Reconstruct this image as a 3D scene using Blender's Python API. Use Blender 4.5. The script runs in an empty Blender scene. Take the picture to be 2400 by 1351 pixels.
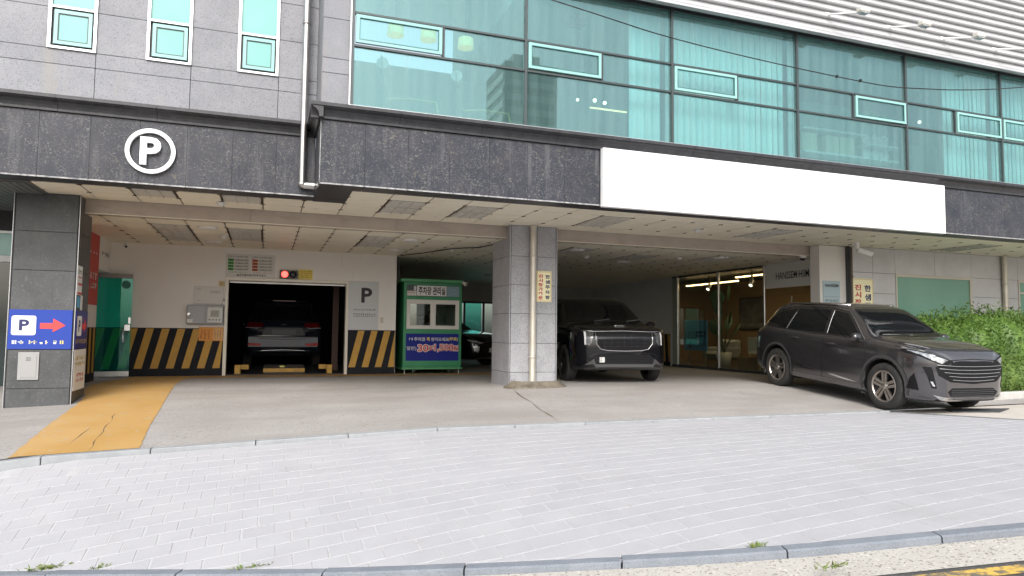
import bpy, bmesh, math, random
import numpy as np
from mathutils import Vector, Matrix
from mathutils.bvhtree import BVHTree
random.seed(7)
R = math.radians
SC = bpy.context.scene
COL = SC.collection

# ---------------------------------------------------------------- camera
def cam_axes(yaw, pitch, roll):
    f = Vector((math.sin(yaw)*math.cos(pitch), math.cos(yaw)*math.cos(pitch), math.sin(pitch)))
    r = Vector((math.cos(yaw), -math.sin(yaw), 0)); u = r.cross(f)
    r2 = r*math.cos(roll)+u*math.sin(roll)
    return r2, r2.cross(f), f
CAM_POS = Vector((0, 0, 0.95)); FOC = 1611.2
_r, _u, _f = cam_axes(R(19.693), R(3.690), R(0.613))
cd = bpy.data.cameras.new('camera'); cam = bpy.data.objects.new('camera', cd); COL.objects.link(cam)
cam.matrix_world = Matrix(((_r.x, _u.x, -_f.x, CAM_POS.x), (_r.y, _u.y, -_f.y, CAM_POS.y), (_r.z, _u.z, -_f.z, CAM_POS.z), (0, 0, 0, 1)))
cd.sensor_width = 36; cd.lens = FOC/2400*36; cd.clip_start = .05; cd.clip_end = 3000
SC.camera = cam

# ---------------------------------------------------------------- sky, sun, exposure
SUN_EL, SUN_AZ = 41, 200          # overcast-bright daylight from behind the camera, a little left
w = bpy.data.worlds.new('World'); SC.world = w; w.use_nodes = True
nt = w.node_tree; bg = nt.nodes['Background']
sky = nt.nodes.new('ShaderNodeTexSky'); sky.sky_type = 'NISHITA'; sky.sun_disc = False
sky.sun_elevation = R(SUN_EL); sky.sun_rotation = R(SUN_AZ); sky.air_density = 1.2; sky.dust_density = 4; sky.ozone_density = 1
hs = nt.nodes.new('ShaderNodeHueSaturation'); hs.inputs['Saturation'].default_value = .42
nt.links.new(sky.outputs[0], hs.inputs['Color']); nt.links.new(hs.outputs[0], bg.inputs[0]); bg.inputs[1].default_value = .15
sl = bpy.data.lights.new('sun', 'SUN'); sl.energy = 1.5; sl.angle = R(24); sl.color = (1, .975, .945)
so = bpy.data.objects.new('sun', sl); COL.objects.link(so); so.location = (-5, -12, 20)
_sd = Vector((math.sin(R(SUN_AZ))*math.cos(R(SUN_EL)), math.cos(R(SUN_AZ))*math.cos(R(SUN_EL)), math.sin(R(SUN_EL))))
so.rotation_euler = (-_sd).to_track_quat('-Z', 'Y').to_euler()
vs = SC.view_settings; vs.view_transform = 'Standard'; vs.look = 'None'; vs.gamma = 1; vs.use_curve_mapping = False
vs.exposure = .74
SC.render.engine = 'CYCLES'
cy = SC.cycles; cy.use_denoising = True; cy.max_bounces = 9; cy.diffuse_bounces = 6; cy.glossy_bounces = 4
cy.transparent_max_bounces = 12; cy.transmission_bounces = 4; cy.caustics_reflective = False; cy.caustics_refractive = False
cy.sample_clamp_indirect = 6; cy.filter_width = 1.5

# ---------------------------------------------------------------- materials
MATS = {}
def M(name, col=None, rough=.6, metal=0, spec=.5, col2=None, nscale=8, ncon=(.35, .65), bump=0, bscale=60, coat=0, emit=0, rnd=0, det=6, stretch=None, spk=None, stain=None):
    if name in MATS: return MATS[name]
    m = bpy.data.materials.new(name); m.use_nodes = True; MATS[name] = m
    n = m.node_tree; p = n.nodes['Principled BSDF']; L = n.links.new
    p.inputs['Roughness'].default_value = rough; p.inputs['Metallic'].default_value = metal
    p.inputs['Specular IOR Level'].default_value = spec; p.inputs['Coat Weight'].default_value = coat
    p.inputs['Coat Roughness'].default_value = .04
    p.inputs['Base Color'].default_value = (*col, 1)
    geo = n.nodes.new('ShaderNodeNewGeometry'); vec = geo.outputs['Position']
    if stretch:
        mp = n.nodes.new('ShaderNodeMapping'); mp.inputs['Scale'].default_value = stretch; L(vec, mp.inputs[0]); vs_ = mp.outputs[0]
    else: vs_ = vec
    cur = None
    def noise(v, s, d=6):
        t = n.nodes.new('ShaderNodeTexNoise'); t.inputs['Scale'].default_value = s; t.inputs['Detail'].default_value = d; t.inputs['Roughness'].default_value = .6
        L(v, t.inputs['Vector']); return t.outputs[0]
    def ramp(o, a, b):
        r = n.nodes.new('ShaderNodeMapRange'); r.inputs[1].default_value = a; r.inputs[2].default_value = b; L(o, r.inputs[0]); return r.outputs[0]
    def mix(f, a, b):
        x = n.nodes.new('ShaderNodeMix'); x.data_type = 'RGBA'
        if isinstance(f, float): x.inputs[0].default_value = f
        else: L(f, x.inputs[0])
        for k, c in ((6, a), (7, b)):
            if isinstance(c, tuple): x.inputs[k].default_value = (*c, 1)
            else: L(c, x.inputs[k])
        return x.outputs[2]
    if col2: cur = mix(ramp(noise(vs_, nscale, det), *ncon), col, col2)
    if spk:      # list of (scale, threshold lo, hi, colour)
        for k_, q in enumerate(spk):
            s, a, b, c = q[:4]; fc = ramp(noise(vec, s, 3), a, b)
            if len(q) > 4:      # patches of denser and thinner flecks
                mm = n.nodes.new('ShaderNodeMath'); mm.operation = 'MULTIPLY'; L(fc, mm.inputs[0]); L(ramp(noise(vec, q[4]*(1+.37*k_), 3), .38, .66), mm.inputs[1]); fc = mm.outputs[0]
            cur = mix(fc, cur or col, c)
    if stain:    # (scale vector, lo, hi, colour)
        mp2 = n.nodes.new('ShaderNodeMapping'); mp2.inputs['Scale'].default_value = stain[0]; L(vec, mp2.inputs[0])
        cur = mix(ramp(noise(mp2.outputs[0], 1, 5), stain[1], stain[2]), cur or col, stain[3])
    if rnd:
        oi = n.nodes.new('ShaderNodeObjectInfo'); h = n.nodes.new('ShaderNodeHueSaturation')
        h.inputs['Value'].default_value = 1
        r = n.nodes.new('ShaderNodeMapRange'); r.inputs[3].default_value = 1-rnd; r.inputs[4].default_value = 1+rnd
        L(oi.outputs['Random'], r.inputs[0]); L(r.outputs[0], h.inputs['Value'])
        if cur: L(cur, h.inputs['Color'])
        else: h.inputs['Color'].default_value = (*col, 1)
        cur = h.outputs[0]
    if cur: L(cur, p.inputs['Base Color'])
    if bump:
        b = n.nodes.new('ShaderNodeBump'); b.inputs['Strength'].default_value = bump; b.inputs['Distance'].default_value = .01
        L(noise(vec, bscale, 4), b.inputs['Height']); L(b.outputs[0], p.inputs['Normal'])
    if emit:
        p.inputs['Emission Color'].default_value = (*col, 1); p.inputs['Emission Strength'].default_value = emit
    return m

def glass(name, tint, gloss, fac, rough=.02, dust=None):
    if name in MATS: return MATS[name]
    m = bpy.data.materials.new(name); m.use_nodes = True; MATS[name] = m
    n = m.node_tree; n.nodes.remove(n.nodes['Principled BSDF']); out = n.nodes['Material Output']; L = n.links.new
    t = n.nodes.new('ShaderNodeBsdfTransparent'); t.inputs[0].default_value = (*tint, 1)
    g = n.nodes.new('ShaderNodeBsdfGlossy'); g.inputs['Color'].default_value = (*gloss, 1); g.inputs['Roughness'].default_value = rough
    fr = n.nodes.new('ShaderNodeLayerWeight'); fr.inputs[0].default_value = .5      # facing term: the same from both sides of a pane
    pw = n.nodes.new('ShaderNodeMath'); pw.operation = 'POWER'; pw.inputs[1].default_value = 3.5; L(fr.outputs['Facing'], pw.inputs[0])
    mr = n.nodes.new('ShaderNodeMapRange'); mr.inputs[3].default_value = fac; mr.inputs[4].default_value = .9; L(pw.outputs[0], mr.inputs[0])
    x = n.nodes.new('ShaderNodeMixShader'); L(mr.outputs[0], x.inputs[0]); L(t.outputs[0], x.inputs[1]); L(g.outputs[0], x.inputs[2])
    o = x.outputs[0]
    if dust:
        d = n.nodes.new('ShaderNodeBsdfDiffuse'); d.inputs[0].default_value = (*dust[0], 1)
        geo = n.nodes.new('ShaderNodeNewGeometry'); mp = n.nodes.new('ShaderNodeMapping'); mp.inputs['Scale'].default_value = (9, 9, .5)
        L(geo.outputs['Position'], mp.inputs[0]); nz = n.nodes.new('ShaderNodeTexNoise'); nz.inputs['Scale'].default_value = 1; nz.inputs['Detail'].default_value = 5
        L(mp.outputs[0], nz.inputs['Vector']); mr2 = n.nodes.new('ShaderNodeMapRange'); mr2.inputs[1].default_value = .3; mr2.inputs[2].default_value = .75
        mr2.inputs[3].default_value = dust[1]; mr2.inputs[4].default_value = dust[2]; L(nz.outputs[0], mr2.inputs[0])
        y = n.nodes.new('ShaderNodeMixShader'); L(mr2.outputs[0], y.inputs[0]); L(o, y.inputs[1]); L(d.outputs[0], y.inputs[2]); o = y.outputs[0]
    L(o, out.inputs['Surface']); return m

LG = M('light_granite', (.198, .204, .226), .55, col2=(.245, .25, .272), nscale=3, spk=[(70, .56, .66, (.11, .11, .13)), (110, .58, .66, (.33, .335, .37))], rnd=.05, bump=.12, bscale=120, stain=((3, 3, .6), .58, .82, (.25, .24, .225)))
PG = M('pillar_granite', (.31, .31, .33), .6, col2=(.38, .38, .40), nscale=3, spk=[(75, .55, .65, (.15, .15, .17)), (120, .57, .65, (.55, .55, .58))], rnd=.04, bump=.12, bscale=130)
BG = M('black_granite', (.028, .032, .044), .36, spec=.3, col2=(.044, .045, .056), nscale=2.5, spk=[(24, .54, .70, (.105, .095, .083), 2.3), (40, .56, .68, (.165, .16, .15), 3.1), (75, .57, .67, (.21, .205, .20), 4)], rnd=.07, bump=.05, bscale=60, stain=((8, 8, .7), .55, .80, (.125, .125, .132)))
BGD = M('black_granite_trim', (.026, .027, .032), .38, col2=(.045, .045, .05), nscale=9, spk=[(50, .62, .72, (.12, .11, .10))], rnd=.1)
BLKP = M('dark_pillar_granite', (.050, .054, .058), .4, col2=(.075, .078, .082), nscale=5, spk=[(35, .58, .74, (.12, .12, .12)), (70, .62, .7, (.16, .16, .155))], rnd=.08, stain=((4, 4, 1), .6, .85, (.11, .11, .105)))
JOINT = M('joint_dark', (.045, .043, .04), .9)
EDGEW = M('chipped_edge', (.42, .42, .42), .7, col2=(.16, .16, .17), nscale=14)
SOF = M('soffit_cream', (.83, .77, .62), .5, col2=(.88, .83, .69), nscale=2.5, rnd=.035, stain=((5, 5, 5), .58, .85, (.60, .51, .37)))
SOFR = M('soffit_rust', (.16, .11, .07), .9, col2=(.09, .065, .045), nscale=30)
LOUV = M('louvre_grey', (.62, .60, .54), .45, col2=(.54, .52, .47), nscale=6)
BEAM = M('beam_brown', (.40, .34, .295), .5, col2=(.46, .395, .345), nscale=3, stain=((2, 2, 8), .55, .8, (.33, .27, .23)))
WALLW = M('painted_wall', (.80, .77, .73), .8, col2=(.83, .81, .78), nscale=1.6, stain=((6, 6, 1), .62, .85, (.66, .62, .56)), bump=.05, bscale=40)
WALLG = M('grey_wall', (.48, .48, .47), .8, col2=(.54, .54, .53), nscale=1.2)
RWALL = M('grey_stone_cladding', (.50, .49, .50), .65, col2=(.57, .56, .57), nscale=2, rnd=.04, spk=[(90, .58, .68, (.40, .39, .40))])
WHT = M('white_paint', (.80, .80, .80), .5, col2=(.74, .74, .74), nscale=5)
WHTS = M('white_signboard', (.86, .87, .88), .45)
OFFW = M('off_white', (.66, .66, .64), .5)
STEEL = M('brushed_steel', (.62, .61, .59), .33, 1, col2=(.48, .47, .45), nscale=5)
PIPE = M('beige_pipe', (.58, .54, .47), .35, .35, col2=(.50, .46, .39), nscale=4)
ALU = M('aluminium', (.60, .61, .62), .4, .8)
DKM = M('dark_metal', (.055, .06, .065), .45, .3)
BLK = M('black_plastic', (.012, .012, .013), .5)
RUB = M('tyre_rubber', (.022, .021, .021), .85, col2=(.035, .033, .03), nscale=10)
RED = M('red_paint', (.55, .05, .035), .5)
BLUE = M('sign_blue', (.022, .055, .33), .4, spec=.3)
NAVY = M('print_navy', (.015, .02, .10), .5)
NAVY2 = M('print_dark', (.03, .03, .035), .6)
YEL = M('sign_yellow', (.80, .62, .12), .5)
PALEY = M('sign_pale_yellow', (.86, .80, .52), .5)
ORG = M('notice_orange', (.72, .30, .06), .6)
GRNP = M('print_green', (.05, .28, .05), .6)
ORGP = M('print_red_orange', (.45, .10, .03), .6)
ARW = M('arrow_red', (.80, .06, .06), .4)
BOOTH = M('booth_green', (.035, .24, .105), .4, col2=(.045, .28, .125), nscale=4)
BOOTHD = M('booth_green_edge', (.09, .33, .15), .4)
MACH = M('machine_grey', (.22, .22, .225), .4, .3)
YELP = M('yellow_steel_paint', (.62, .36, .05), .5, col2=(.42, .24, .05), nscale=12)
SID = M('white_metal_siding', (.56, .56, .575), .42, .15, col2=(.50, .50, .515), nscale=1.5, stain=((.6, 5, 12), .6, .85, (.55, .53, .50)))
CONC = M('concrete_slab', (.31, .292, .278), .85, col2=(.37, .354, .342), nscale=1.1, spk=[(70, .53, .66, (.22, .205, .19)), (17, .56, .70, (.225, .21, .197), 1.1), (26, .61, .70, (.13, .12, .11), .7)], stain=((.35, 1.3, 1), .46, .70, (.27, .25, .232)), bump=.25, bscale=90)
CONC2 = M('concrete_apron', (.50, .46, .41), .85, col2=(.57, .53, .48), nscale=1.4, spk=[(60, .6, .72, (.38, .35, .32))], bump=.2, bscale=80)
YELG = M('yellow_floor_paint', (.44, .26, .078), .6, col2=(.48, .305, .118), nscale=1.5, stain=((1.5, 3, 1), .50, .75, (.47, .28, .10)), spk=[(60, .60, .72, (.38, .29, .17)), (9, .62, .70, (.40, .34, .27))], bump=.15, bscale=70)
PAV = M('paver_pale', (.35, .35, .37), .8, col2=(.378, .378, .395), nscale=2.5, rnd=.022, spk=[(45, .63, .72, (.305, .305, .315))], stain=((1.3, 1.3, 1.3), .58, .85, (.325, .32, .325)), bump=.12, bscale=60)
GROUT = M('paver_joint', (.43, .43, .44), .9, col2=(.375, .375, .38), nscale=5, spk=[(18, .62, .70, (.30, .28, .25))])
KERB = M('kerb_granite', (.165, .185, .215), .7, col2=(.205, .225, .255), nscale=6, spk=[(120, .56, .66, (.13, .14, .155)), (150, .6, .68, (.32, .33, .345))], rnd=.06, bump=.15, bscale=120)
EDGE = M('edging_granite', (.27, .285, .30), .7, col2=(.33, .345, .355), nscale=6, spk=[(120, .56, .66, (.26, .27, .28))], rnd=.06)
GUT = M('gutter_aggregate', (.40, .38, .345), .9, col2=(.45, .43, .395), nscale=2, spk=[(48, .57, .64, (.17, .15, .13)), (36, .60, .68, (.56, .54, .50))], bump=.3, bscale=50)
ASPH = M('asphalt', (.055, .055, .055), .9, col2=(.075, .074, .072), nscale=3, spk=[(90, .58, .68, (.15, .15, .145))], bump=.4, bscale=110)
LINEY = M('road_line_yellow', (.62, .40, .08), .8, ncon=(.42, .55), col2=(.14, .12, .09), nscale=16)
EARTH = M('earth', (.16, .13, .10), .95)
WEED = M('weed_green', (.12, .20, .04), .8, col2=(.22, .24, .08), nscale=30)
CURT = glass('curtain_glass', (.715, .915, .915), (.52, .76, .78), .17, .015, ((.36, .52, .51), .06, .18))
SHOPG = glass('shop_glass', (.86, .92, .88), (.9, .95, .92), .05)
TEALG = glass('teal_door_glass', (.34, .88, .80), (.7, .9, .85), .05, .02, ((.03, .40, .33), .06, .10))
CLEARG = glass('booth_glass', (.88, .94, .90), (.8, .86, .86), .20)
FROST = M('frosted_teal_glass', (.17, .44, .40), .14, spec=.6, col2=(.20, .48, .44), nscale=1.2)
FROST2 = M('pale_teal_rim', (.27, .50, .48), .3)
WING = M('window_film_green', (.16, .33, .25), .16, spec=.6, col2=(.19, .37, .28), nscale=1)
CARG = M('car_glass', (.006, .007, .008), .04, spec=.4)
CHROME = M('satin_chrome', (.72, .72, .73), .18, 1)
LENS = M('lamp_lens', (.75, .77, .78), .12, .25, spec=.8, col2=(.30, .31, .33), nscale=28)
TAIL = M('tail_lamp_red', (.11, .005, .007), .15, spec=.5)
REFL = M('rear_reflector', (.50, .02, .015), .3, spec=.3)
BLIND = M('blind_fabric', (.82, .84, .82), .85, rnd=.08)
WOOD = M('bent_wood', (.52, .38, .20), .5)
CUSH = M('cushion', (.60, .55, .54), .9)
LAMPY = M('lampshade_yellow', (.95, .78, .36), .6, emit=.22)
TAN = M('tan_wall', (.28, .195, .12), .8)
LEAFD = M('plant_leaf_dark', (.018, .05, .022), .4)
LEAF = M('hedge_leaf', (.055, .125, .018), .55, col2=(.115, .20, .03), nscale=7, rnd=.1)
LEAF2 = M('hedge_leaf_low', (.06, .12, .02), .6, col2=(.13, .20, .035), nscale=9)
HAIR = M('hair_black', (.01, .009, .008), .5); SKIN = M('skin', (.42, .27, .20), .6); SHIRT = M('shirt_grey_blue', (.16, .18, .24), .8)

# ---------------------------------------------------------------- mesh helpers
class B:
    def __init__(s): s.v = []; s.f = []; s.sm = []
    def add(s, vs, fs, smooth=False):
        o = len(s.v); s.v += [tuple(p) for p in vs]; s.f += [tuple(i+o for i in f) for f in fs]; s.sm += [smooth]*len(fs); return s
    def box(s, x0, x1, y0, y1, z0, z1):
        return s.add([(x0, y0, z0), (x1, y0, z0), (x1, y1, z0), (x0, y1, z0), (x0, y0, z1), (x1, y0, z1), (x1, y1, z1), (x0, y1, z1)],
                     [(3, 2, 1, 0), (4, 5, 6, 7), (0, 1, 5, 4), (1, 2, 6, 5), (2, 3, 7, 6), (3, 0, 4, 7)])
    def prism(s, poly, axis, a, b):          # polygon in the two other axes, extruded along axis
        n = len(poly)
        def P(p, t): return {'x': (t, p[0], p[1]), 'y': (p[0], t, p[1]), 'z': (p[0], p[1], t)}[axis]
        return s.add([P(p, a) for p in poly]+[P(p, b) for p in poly],
                     [tuple(range(n))[::-1], tuple(range(n, 2*n))]+[(i, (i+1) % n, n+(i+1) % n, n+i) for i in range(n)])
    def tube(s, pts, r, n=10, cap=True):
        pts = [Vector(p) for p in pts]; rings = []; prev = None
        for i, p in enumerate(pts):
            d = (pts[min(i+1, len(pts)-1)]-pts[max(i-1, 0)]).normalized()
            a = prev if prev is not None else (Vector((0, 0, 1)) if abs(d.z) < .9 else Vector((1, 0, 0)))
            a = (a-d*a.dot(d)).normalized(); prev = a; b = d.cross(a); rr = r[i] if isinstance(r, (list, tuple)) else r
            rings.append([p+(a*math.cos(t)+b*math.sin(t))*rr for t in [2*math.pi*k/n for k in range(n)]])
        o = [q for g in rings for q in g]; f = []
        for i in range(len(rings)-1):
            for k in range(n): f.append((i*n+k, i*n+(k+1) % n, (i+1)*n+(k+1) % n, (i+1)*n+k))
        s.add(o, f, True)
        if cap: s.add(rings[0], [tuple(range(n))[::-1]]); s.add(rings[-1], [tuple(range(n))])
        return s
    def lathe(s, prof, c, axis='z', n=20, smooth=True):   # prof = [(radius, height)]
        def P(r, h, t):
            a, b = r*math.cos(t), r*math.sin(t)
            return {'z': (c[0]+a, c[1]+b, c[2]+h), 'y': (c[0]+a, c[1]+h, c[2]+b), 'x': (c[0]+h, c[1]+a, c[2]+b)}[axis]
        o = [P(r, h, 2*math.pi*k/n) for r, h in prof for k in range(n)]; f = []
        for i in range(len(prof)-1):
            for k in range(n): f.append((i*n+k, i*n+(k+1) % n, (i+1)*n+(k+1) % n, (i+1)*n+k))
        return s.add(o, f, smooth)
    def grid(s, P, nu, nv, smooth=True):
        o = [P(i/nu, j/nv) for j in range(nv+1) for i in range(nu+1)]
        return s.add(o, [(j*(nu+1)+i, j*(nu+1)+i+1, (j+1)*(nu+1)+i+1, (j+1)*(nu+1)+i) for j in range(nv) for i in range(nu)], smooth)
    def ball(s, c, r, n=12, m=8):
        rx, ry, rz = r if isinstance(r, tuple) else (r, r, r)
        return s.grid(lambda u, v: (c[0]+rx*math.sin(math.pi*v)*math.cos(2*math.pi*u), c[1]+ry*math.sin(math.pi*v)*math.sin(2*math.pi*u), c[2]-rz*math.cos(math.pi*v)), n, m)
    def mesh(s, name, mat, bevel=0, fixn=False):
        me = bpy.data.meshes.new(name); me.from_pydata(s.v, [], s.f)
        me.polygons.foreach_set('use_smooth', s.sm)
        if bevel or fixn:
            bm = bmesh.new(); bm.from_mesh(me)
            if fixn: bmesh.ops.remove_doubles(bm, verts=bm.verts, dist=1e-5); bmesh.ops.recalc_face_normals(bm, faces=bm.faces)
            if bevel: bmesh.ops.bevel(bm, geom=list(bm.edges), offset=bevel, segments=1, affect='EDGES', clamp_overlap=True)
            bm.to_mesh(me); bm.free()
        me.materials.append(mat); me.update(); return me
    def build(s, name, mat, parent=None, label=None, cat=None, group=None, kind=None, bevel=0, fixn=False):
        if parent is None and kind is None:        # a thing: origin at the middle of its base
            a = np.array(s.v); c = (a.min(0)+a.max(0))/2; c[2] = a[:, 2].min(); s.v = [tuple(p) for p in a-c]
        else: c = None
        o = bpy.data.objects.new(name, s.mesh(name, mat, bevel, fixn)); COL.objects.link(o)
        if c is not None: o.location = c
        if parent: o.parent = parent
        tag(o, label, cat, group, kind); return o
def tag(o, label=None, cat=None, group=None, kind=None):
    for k, v in (('label', label), ('category', cat), ('group', group), ('kind', kind)):
        if v: o[k] = v
    return o
def thing(name, label, cat, loc=(0, 0, 0), rot=(0, 0, 0), group=None, parent=None):
    o = bpy.data.objects.new(name, None); COL.objects.link(o); o.location = loc; o.rotation_euler = rot; o.empty_display_size = .2
    if parent: o.parent = parent
    return tag(o, label, cat, group)
def part(name, parent, label=None):
    return thing(name, label, None, parent=parent)
def inst(name, me, parent, loc, rot=(0, 0, 0), scale=(1, 1, 1)):
    o = bpy.data.objects.new(name, me); COL.objects.link(o); o.parent = parent; o.location = loc; o.rotation_euler = rot; o.scale = scale; return o
def box(name, mat, parent, x0, x1, y0, y1, z0, z1, bevel=0, **k):
    return B().box(x0, x1, y0, y1, z0, z1).build(name, mat, parent, bevel=bevel, **k)
DEFROT = (R(90), 0, 0)                      # lettering that faces the street (-Y)
def text(body, mat, parent, w, h, loc, rot=DEFROT, weight=.02, ext=.002, name='lettering', keep=False):
    c = bpy.data.curves.new('t', 'FONT'); c.body = body; c.offset = weight; c.align_x = 'CENTER'; c.align_y = 'CENTER'; c.resolution_u = 3
    t = bpy.data.objects.new('t', c); me = bpy.data.meshes.new_from_object(t)
    bpy.data.objects.remove(t); bpy.data.curves.remove(c)
    n = len(me.vertices); a = np.empty(n*3); me.vertices.foreach_get('co', a); a = a.reshape(-1, 3)
    lo, hi = a.min(0), a.max(0); a = a-(lo+hi)/2; sz = hi-lo
    sx, sy = w/max(sz[0], 1e-6), h/max(sz[1], 1e-6)
    if keep: sx = sy = min(sx, sy)
    a[:, 0] *= sx; a[:, 1] *= sy; a[:, 2] = ext
    me.vertices.foreach_set('co', a.ravel()); me.polygons.foreach_set('use_smooth', [False]*len(me.polygons)); me.materials.clear(); me.materials.append(mat); me.update()
    o = bpy.data.objects.new(name, me); COL.objects.link(o); o.parent = parent; o.location = loc; o.rotation_euler = rot; return o
def marks(mat, parent, x0, x1, z0, z1, y, rows=1, n=8, name='print', seed=1, face='y', fill=.72):   # tiny print that the photo does not let one read
    b = B(); rg = random.Random(seed); rh = (z1-z0)/rows
    for r in range(rows):
        for k in range(n):
            a = x0+(x1-x0)*k/n; ww = (x1-x0)/n*fill; zt = z1-rh*r-rh*.12; zb = zt-rh*.7
            for q in range(rg.choice((2, 3, 3))):
                if rg.random() < .5: u = (a+ww*rg.random()*.6, a+ww, zb+(zt-zb)*rg.random()*.8); bx = (min(u[0], u[1]-ww*.3), u[1], u[2], u[2]+rh*.16)
                else: c = a+ww*rg.random()*.8; bx = (c, c+ww*.22, zb, zt)
                if face == 'y': b.add([(bx[0], y, bx[2]), (bx[1], y, bx[2]), (bx[1], y, bx[3]), (bx[0], y, bx[3])], [(0, 1, 2, 3)])
                else: b.add([(y, bx[0], bx[2]), (y, bx[1], bx[2]), (y, bx[1], bx[3]), (y, bx[0], bx[3])], [(0, 1, 2, 3)])
    o = b.build(name, mat, parent); o['kind'] = 'stuff'; return o

# ---------------------------------------------------------------- ground levels
def ip(x, t): return float(np.interp(x, [p[0] for p in t], [p[1] for p in t]))
ZT = [(-8, -.95), (-3.5, -.48), (-2.3, -.345), (-1.1, -.305), (.5, -.25), (1.9, -.2), (9, -.2), (18, -.12), (30, 0)]
KY = [(-9, 8.9), (-4, 7.0), (-1.75, 6.0), (.64, 4.8), (2.32, 4.04), (3.1, 3.72), (4.85, 3.28), (8, 2.5), (14, 1.1)]
KZ = [(-9, -1.25), (-4, -.95), (-1.75, -.80), (.64, -.65), (2.32, -.5), (3.1, -.43), (4.85, -.30), (8, -.1), (14, .25)]
YE = 8.2
def z_slab(x, y):
    yr = ip(x, [(2, 13.0), (4.5, 11.0)]); t = min(1, max(0, (y-YE)/(yr-YE))); return ip(x, ZT)*(1-t)
def z_pave(x, y):
    yk = ip(x, KY); s = (YE-y)/(YE-yk); a = ip(x, ZT)-ip(x, [(-2.6, .09), (-1.7, .02)]); return a+(ip(x, KZ)-a)*s
def xr(y): return 9.12+(YE-y)*.30            # right edge of the paved drive
def sheet(name, mat, P, nu, nv, parent=None, **k): return B().grid(P, nu, nv).build(name, mat, parent, **k)

B().box(-300, 300, -300, 300, -1.8, -1.62).build('ground', M('far_ground', (.24, .235, .225), .9, col2=(.30, .295, .28), nscale=.3), kind='structure')
slab = sheet('parking_slab', CONC, lambda u, v: (-9+27*u, YE+(24.6-YE)*v, z_slab(-9+27*u, YE+(24.6-YE)*v)), 108, 66, kind='structure')
apr = B(); n = 24
apr.grid(lambda u, v: ((lambda y: (lambda x: (x, y, z_pave(x, y)+.004))(xr(y)+(22-xr(y))*u))(1.5+(YE+.02-1.5)*v)), 40, 20)
apr.build('concrete_apron', CONC2, kind='structure')
M('shadow_dark', (.05, .05, .058), .8, col2=(.07, .07, .08), nscale=20)  # shadow patch beside the grey car, painted as a thin dark sheet
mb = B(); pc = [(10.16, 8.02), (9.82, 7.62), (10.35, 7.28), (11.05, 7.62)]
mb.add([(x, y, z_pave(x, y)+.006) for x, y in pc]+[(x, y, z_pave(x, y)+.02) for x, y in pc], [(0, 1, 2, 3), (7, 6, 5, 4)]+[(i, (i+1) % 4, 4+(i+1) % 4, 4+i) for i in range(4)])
mb.build('shadow_sheet', MATS['shadow_dark'], None, 'thin dark sheet standing for a shadow patch on the concrete in front of the grey car', 'mat', fixn=True)  # a painted shadow patch, not a real mat

# yellow walkway paint and the yellow line along the back wall (4 mm above the slab)
YL_L = [(8.2, -2.36), (9.8, -2.44), (11.3, -2.46), (12.0, -2.52), (12.4, -2.64), (13.0, -2.69), (14, -2.63), (14.6, -2.5), (15.3, -2.4)]
YL_R = [(8.2, -1.20), (9.4, -1.28), (10.6, -1.32), (11.7, -1.37), (12.6, -1.40), (14.0, -1.42), (14.5, -1.38), (14.8, -1.2), (15.3, -.9)]
def yl(u, v):
    y = YE+.005+(15.30-YE)*v; q = y*9.7; jit = .016*math.sin(q*3.1)*math.sin(q*1.7+.6)+.009*math.sin(q*7.3+1)     # ragged brush edge
    a, b = ip(y, YL_L)+jit*.8, ip(y, YL_R)+.013*math.sin(q*2.3+2)*math.sin(q*5.1)+jit*.4; x = a+(b-a)*u; return (x, y, z_slab(x, y)+.005)
ylo = sheet('yellow_walkway', YELG, yl, 10, 260, kind='structure')
B().grid(lambda u, v: ((lambda x, y: (x, y, z_slab(x, y)+.004))(-1.3+6.6*u, 14.72+.6*v)), 30, 4).build('yellow_floor_line', YELG, kind='structure')

# paved drive: joint bed, pavers one by one, kerb stones, edging stones, gutter, road
pave = thing('pavement', None, None); pave['kind'] = 'structure'
def bed(u, v):
    x = -6+19*u; yk = ip(x, KY); y = yk+(YE-.13-yk)*v
    x = min(x, xr(y)-.004)
    return (x, y, z_pave(x, y)-.0028)
sheet('joint_bed', GROUT, bed, 460, 24, pave)
def proj(P):
    q = Vector(P)-CAM_POS; d = q.dot(_f)
    if d < .3: return None
    return 1200+FOC*q.dot(_r)/d, 675.5-FOC*q.dot(_u)/d, d
PW, PD, G = .24, .20, .009
cells = []
for j in range(0, 44):
    y1 = YE-.14-j*PD; y0 = y1-PD
    for i in range(-24, 60):
        x0 = i*PW+(PW/2 if j % 2 else 0)+random.uniform(-.004, .004); x1 = x0+PW
        g = G*random.uniform(.7, 1.35)
        q = []
        for (x, y) in ((x0+g/2, y0+g/2), (x1-g/2, y0+g/2), (x1-g/2, y1-g/2), (x0+g/2, y1-g/2)):
            yk = min(ip(x, KY)+.015, y1-g/2); q.append((min(x, xr(y)-.02), max(y, yk)))
        if max(q[2][1]-q[1][1], q[3][1]-q[0][1]) < .03 or min(q[2][1]-q[1][1], q[3][1]-q[0][1]) < -.0001 or q[1][0]-q[0][0] < .04 or q[0][0] < -4.5: continue
        xm, ym = sum(p[0] for p in q)/4, sum(p[1] for p in q)/4
        dz = random.uniform(-.0008, .0012)
        vv = [(x, y, z_pave(x, y)+dz+random.uniform(-.0008, .0008)) for x, y in q]
        pp = proj((xm, ym, z_pave(xm, ym)))
        vis = pp and -40 < pp[0] < 2440 and pp[1] < 1390
        cells.append((pp[2] if vis else 99, vv, vis))
cells.sort(key=lambda c: c[0])
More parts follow.
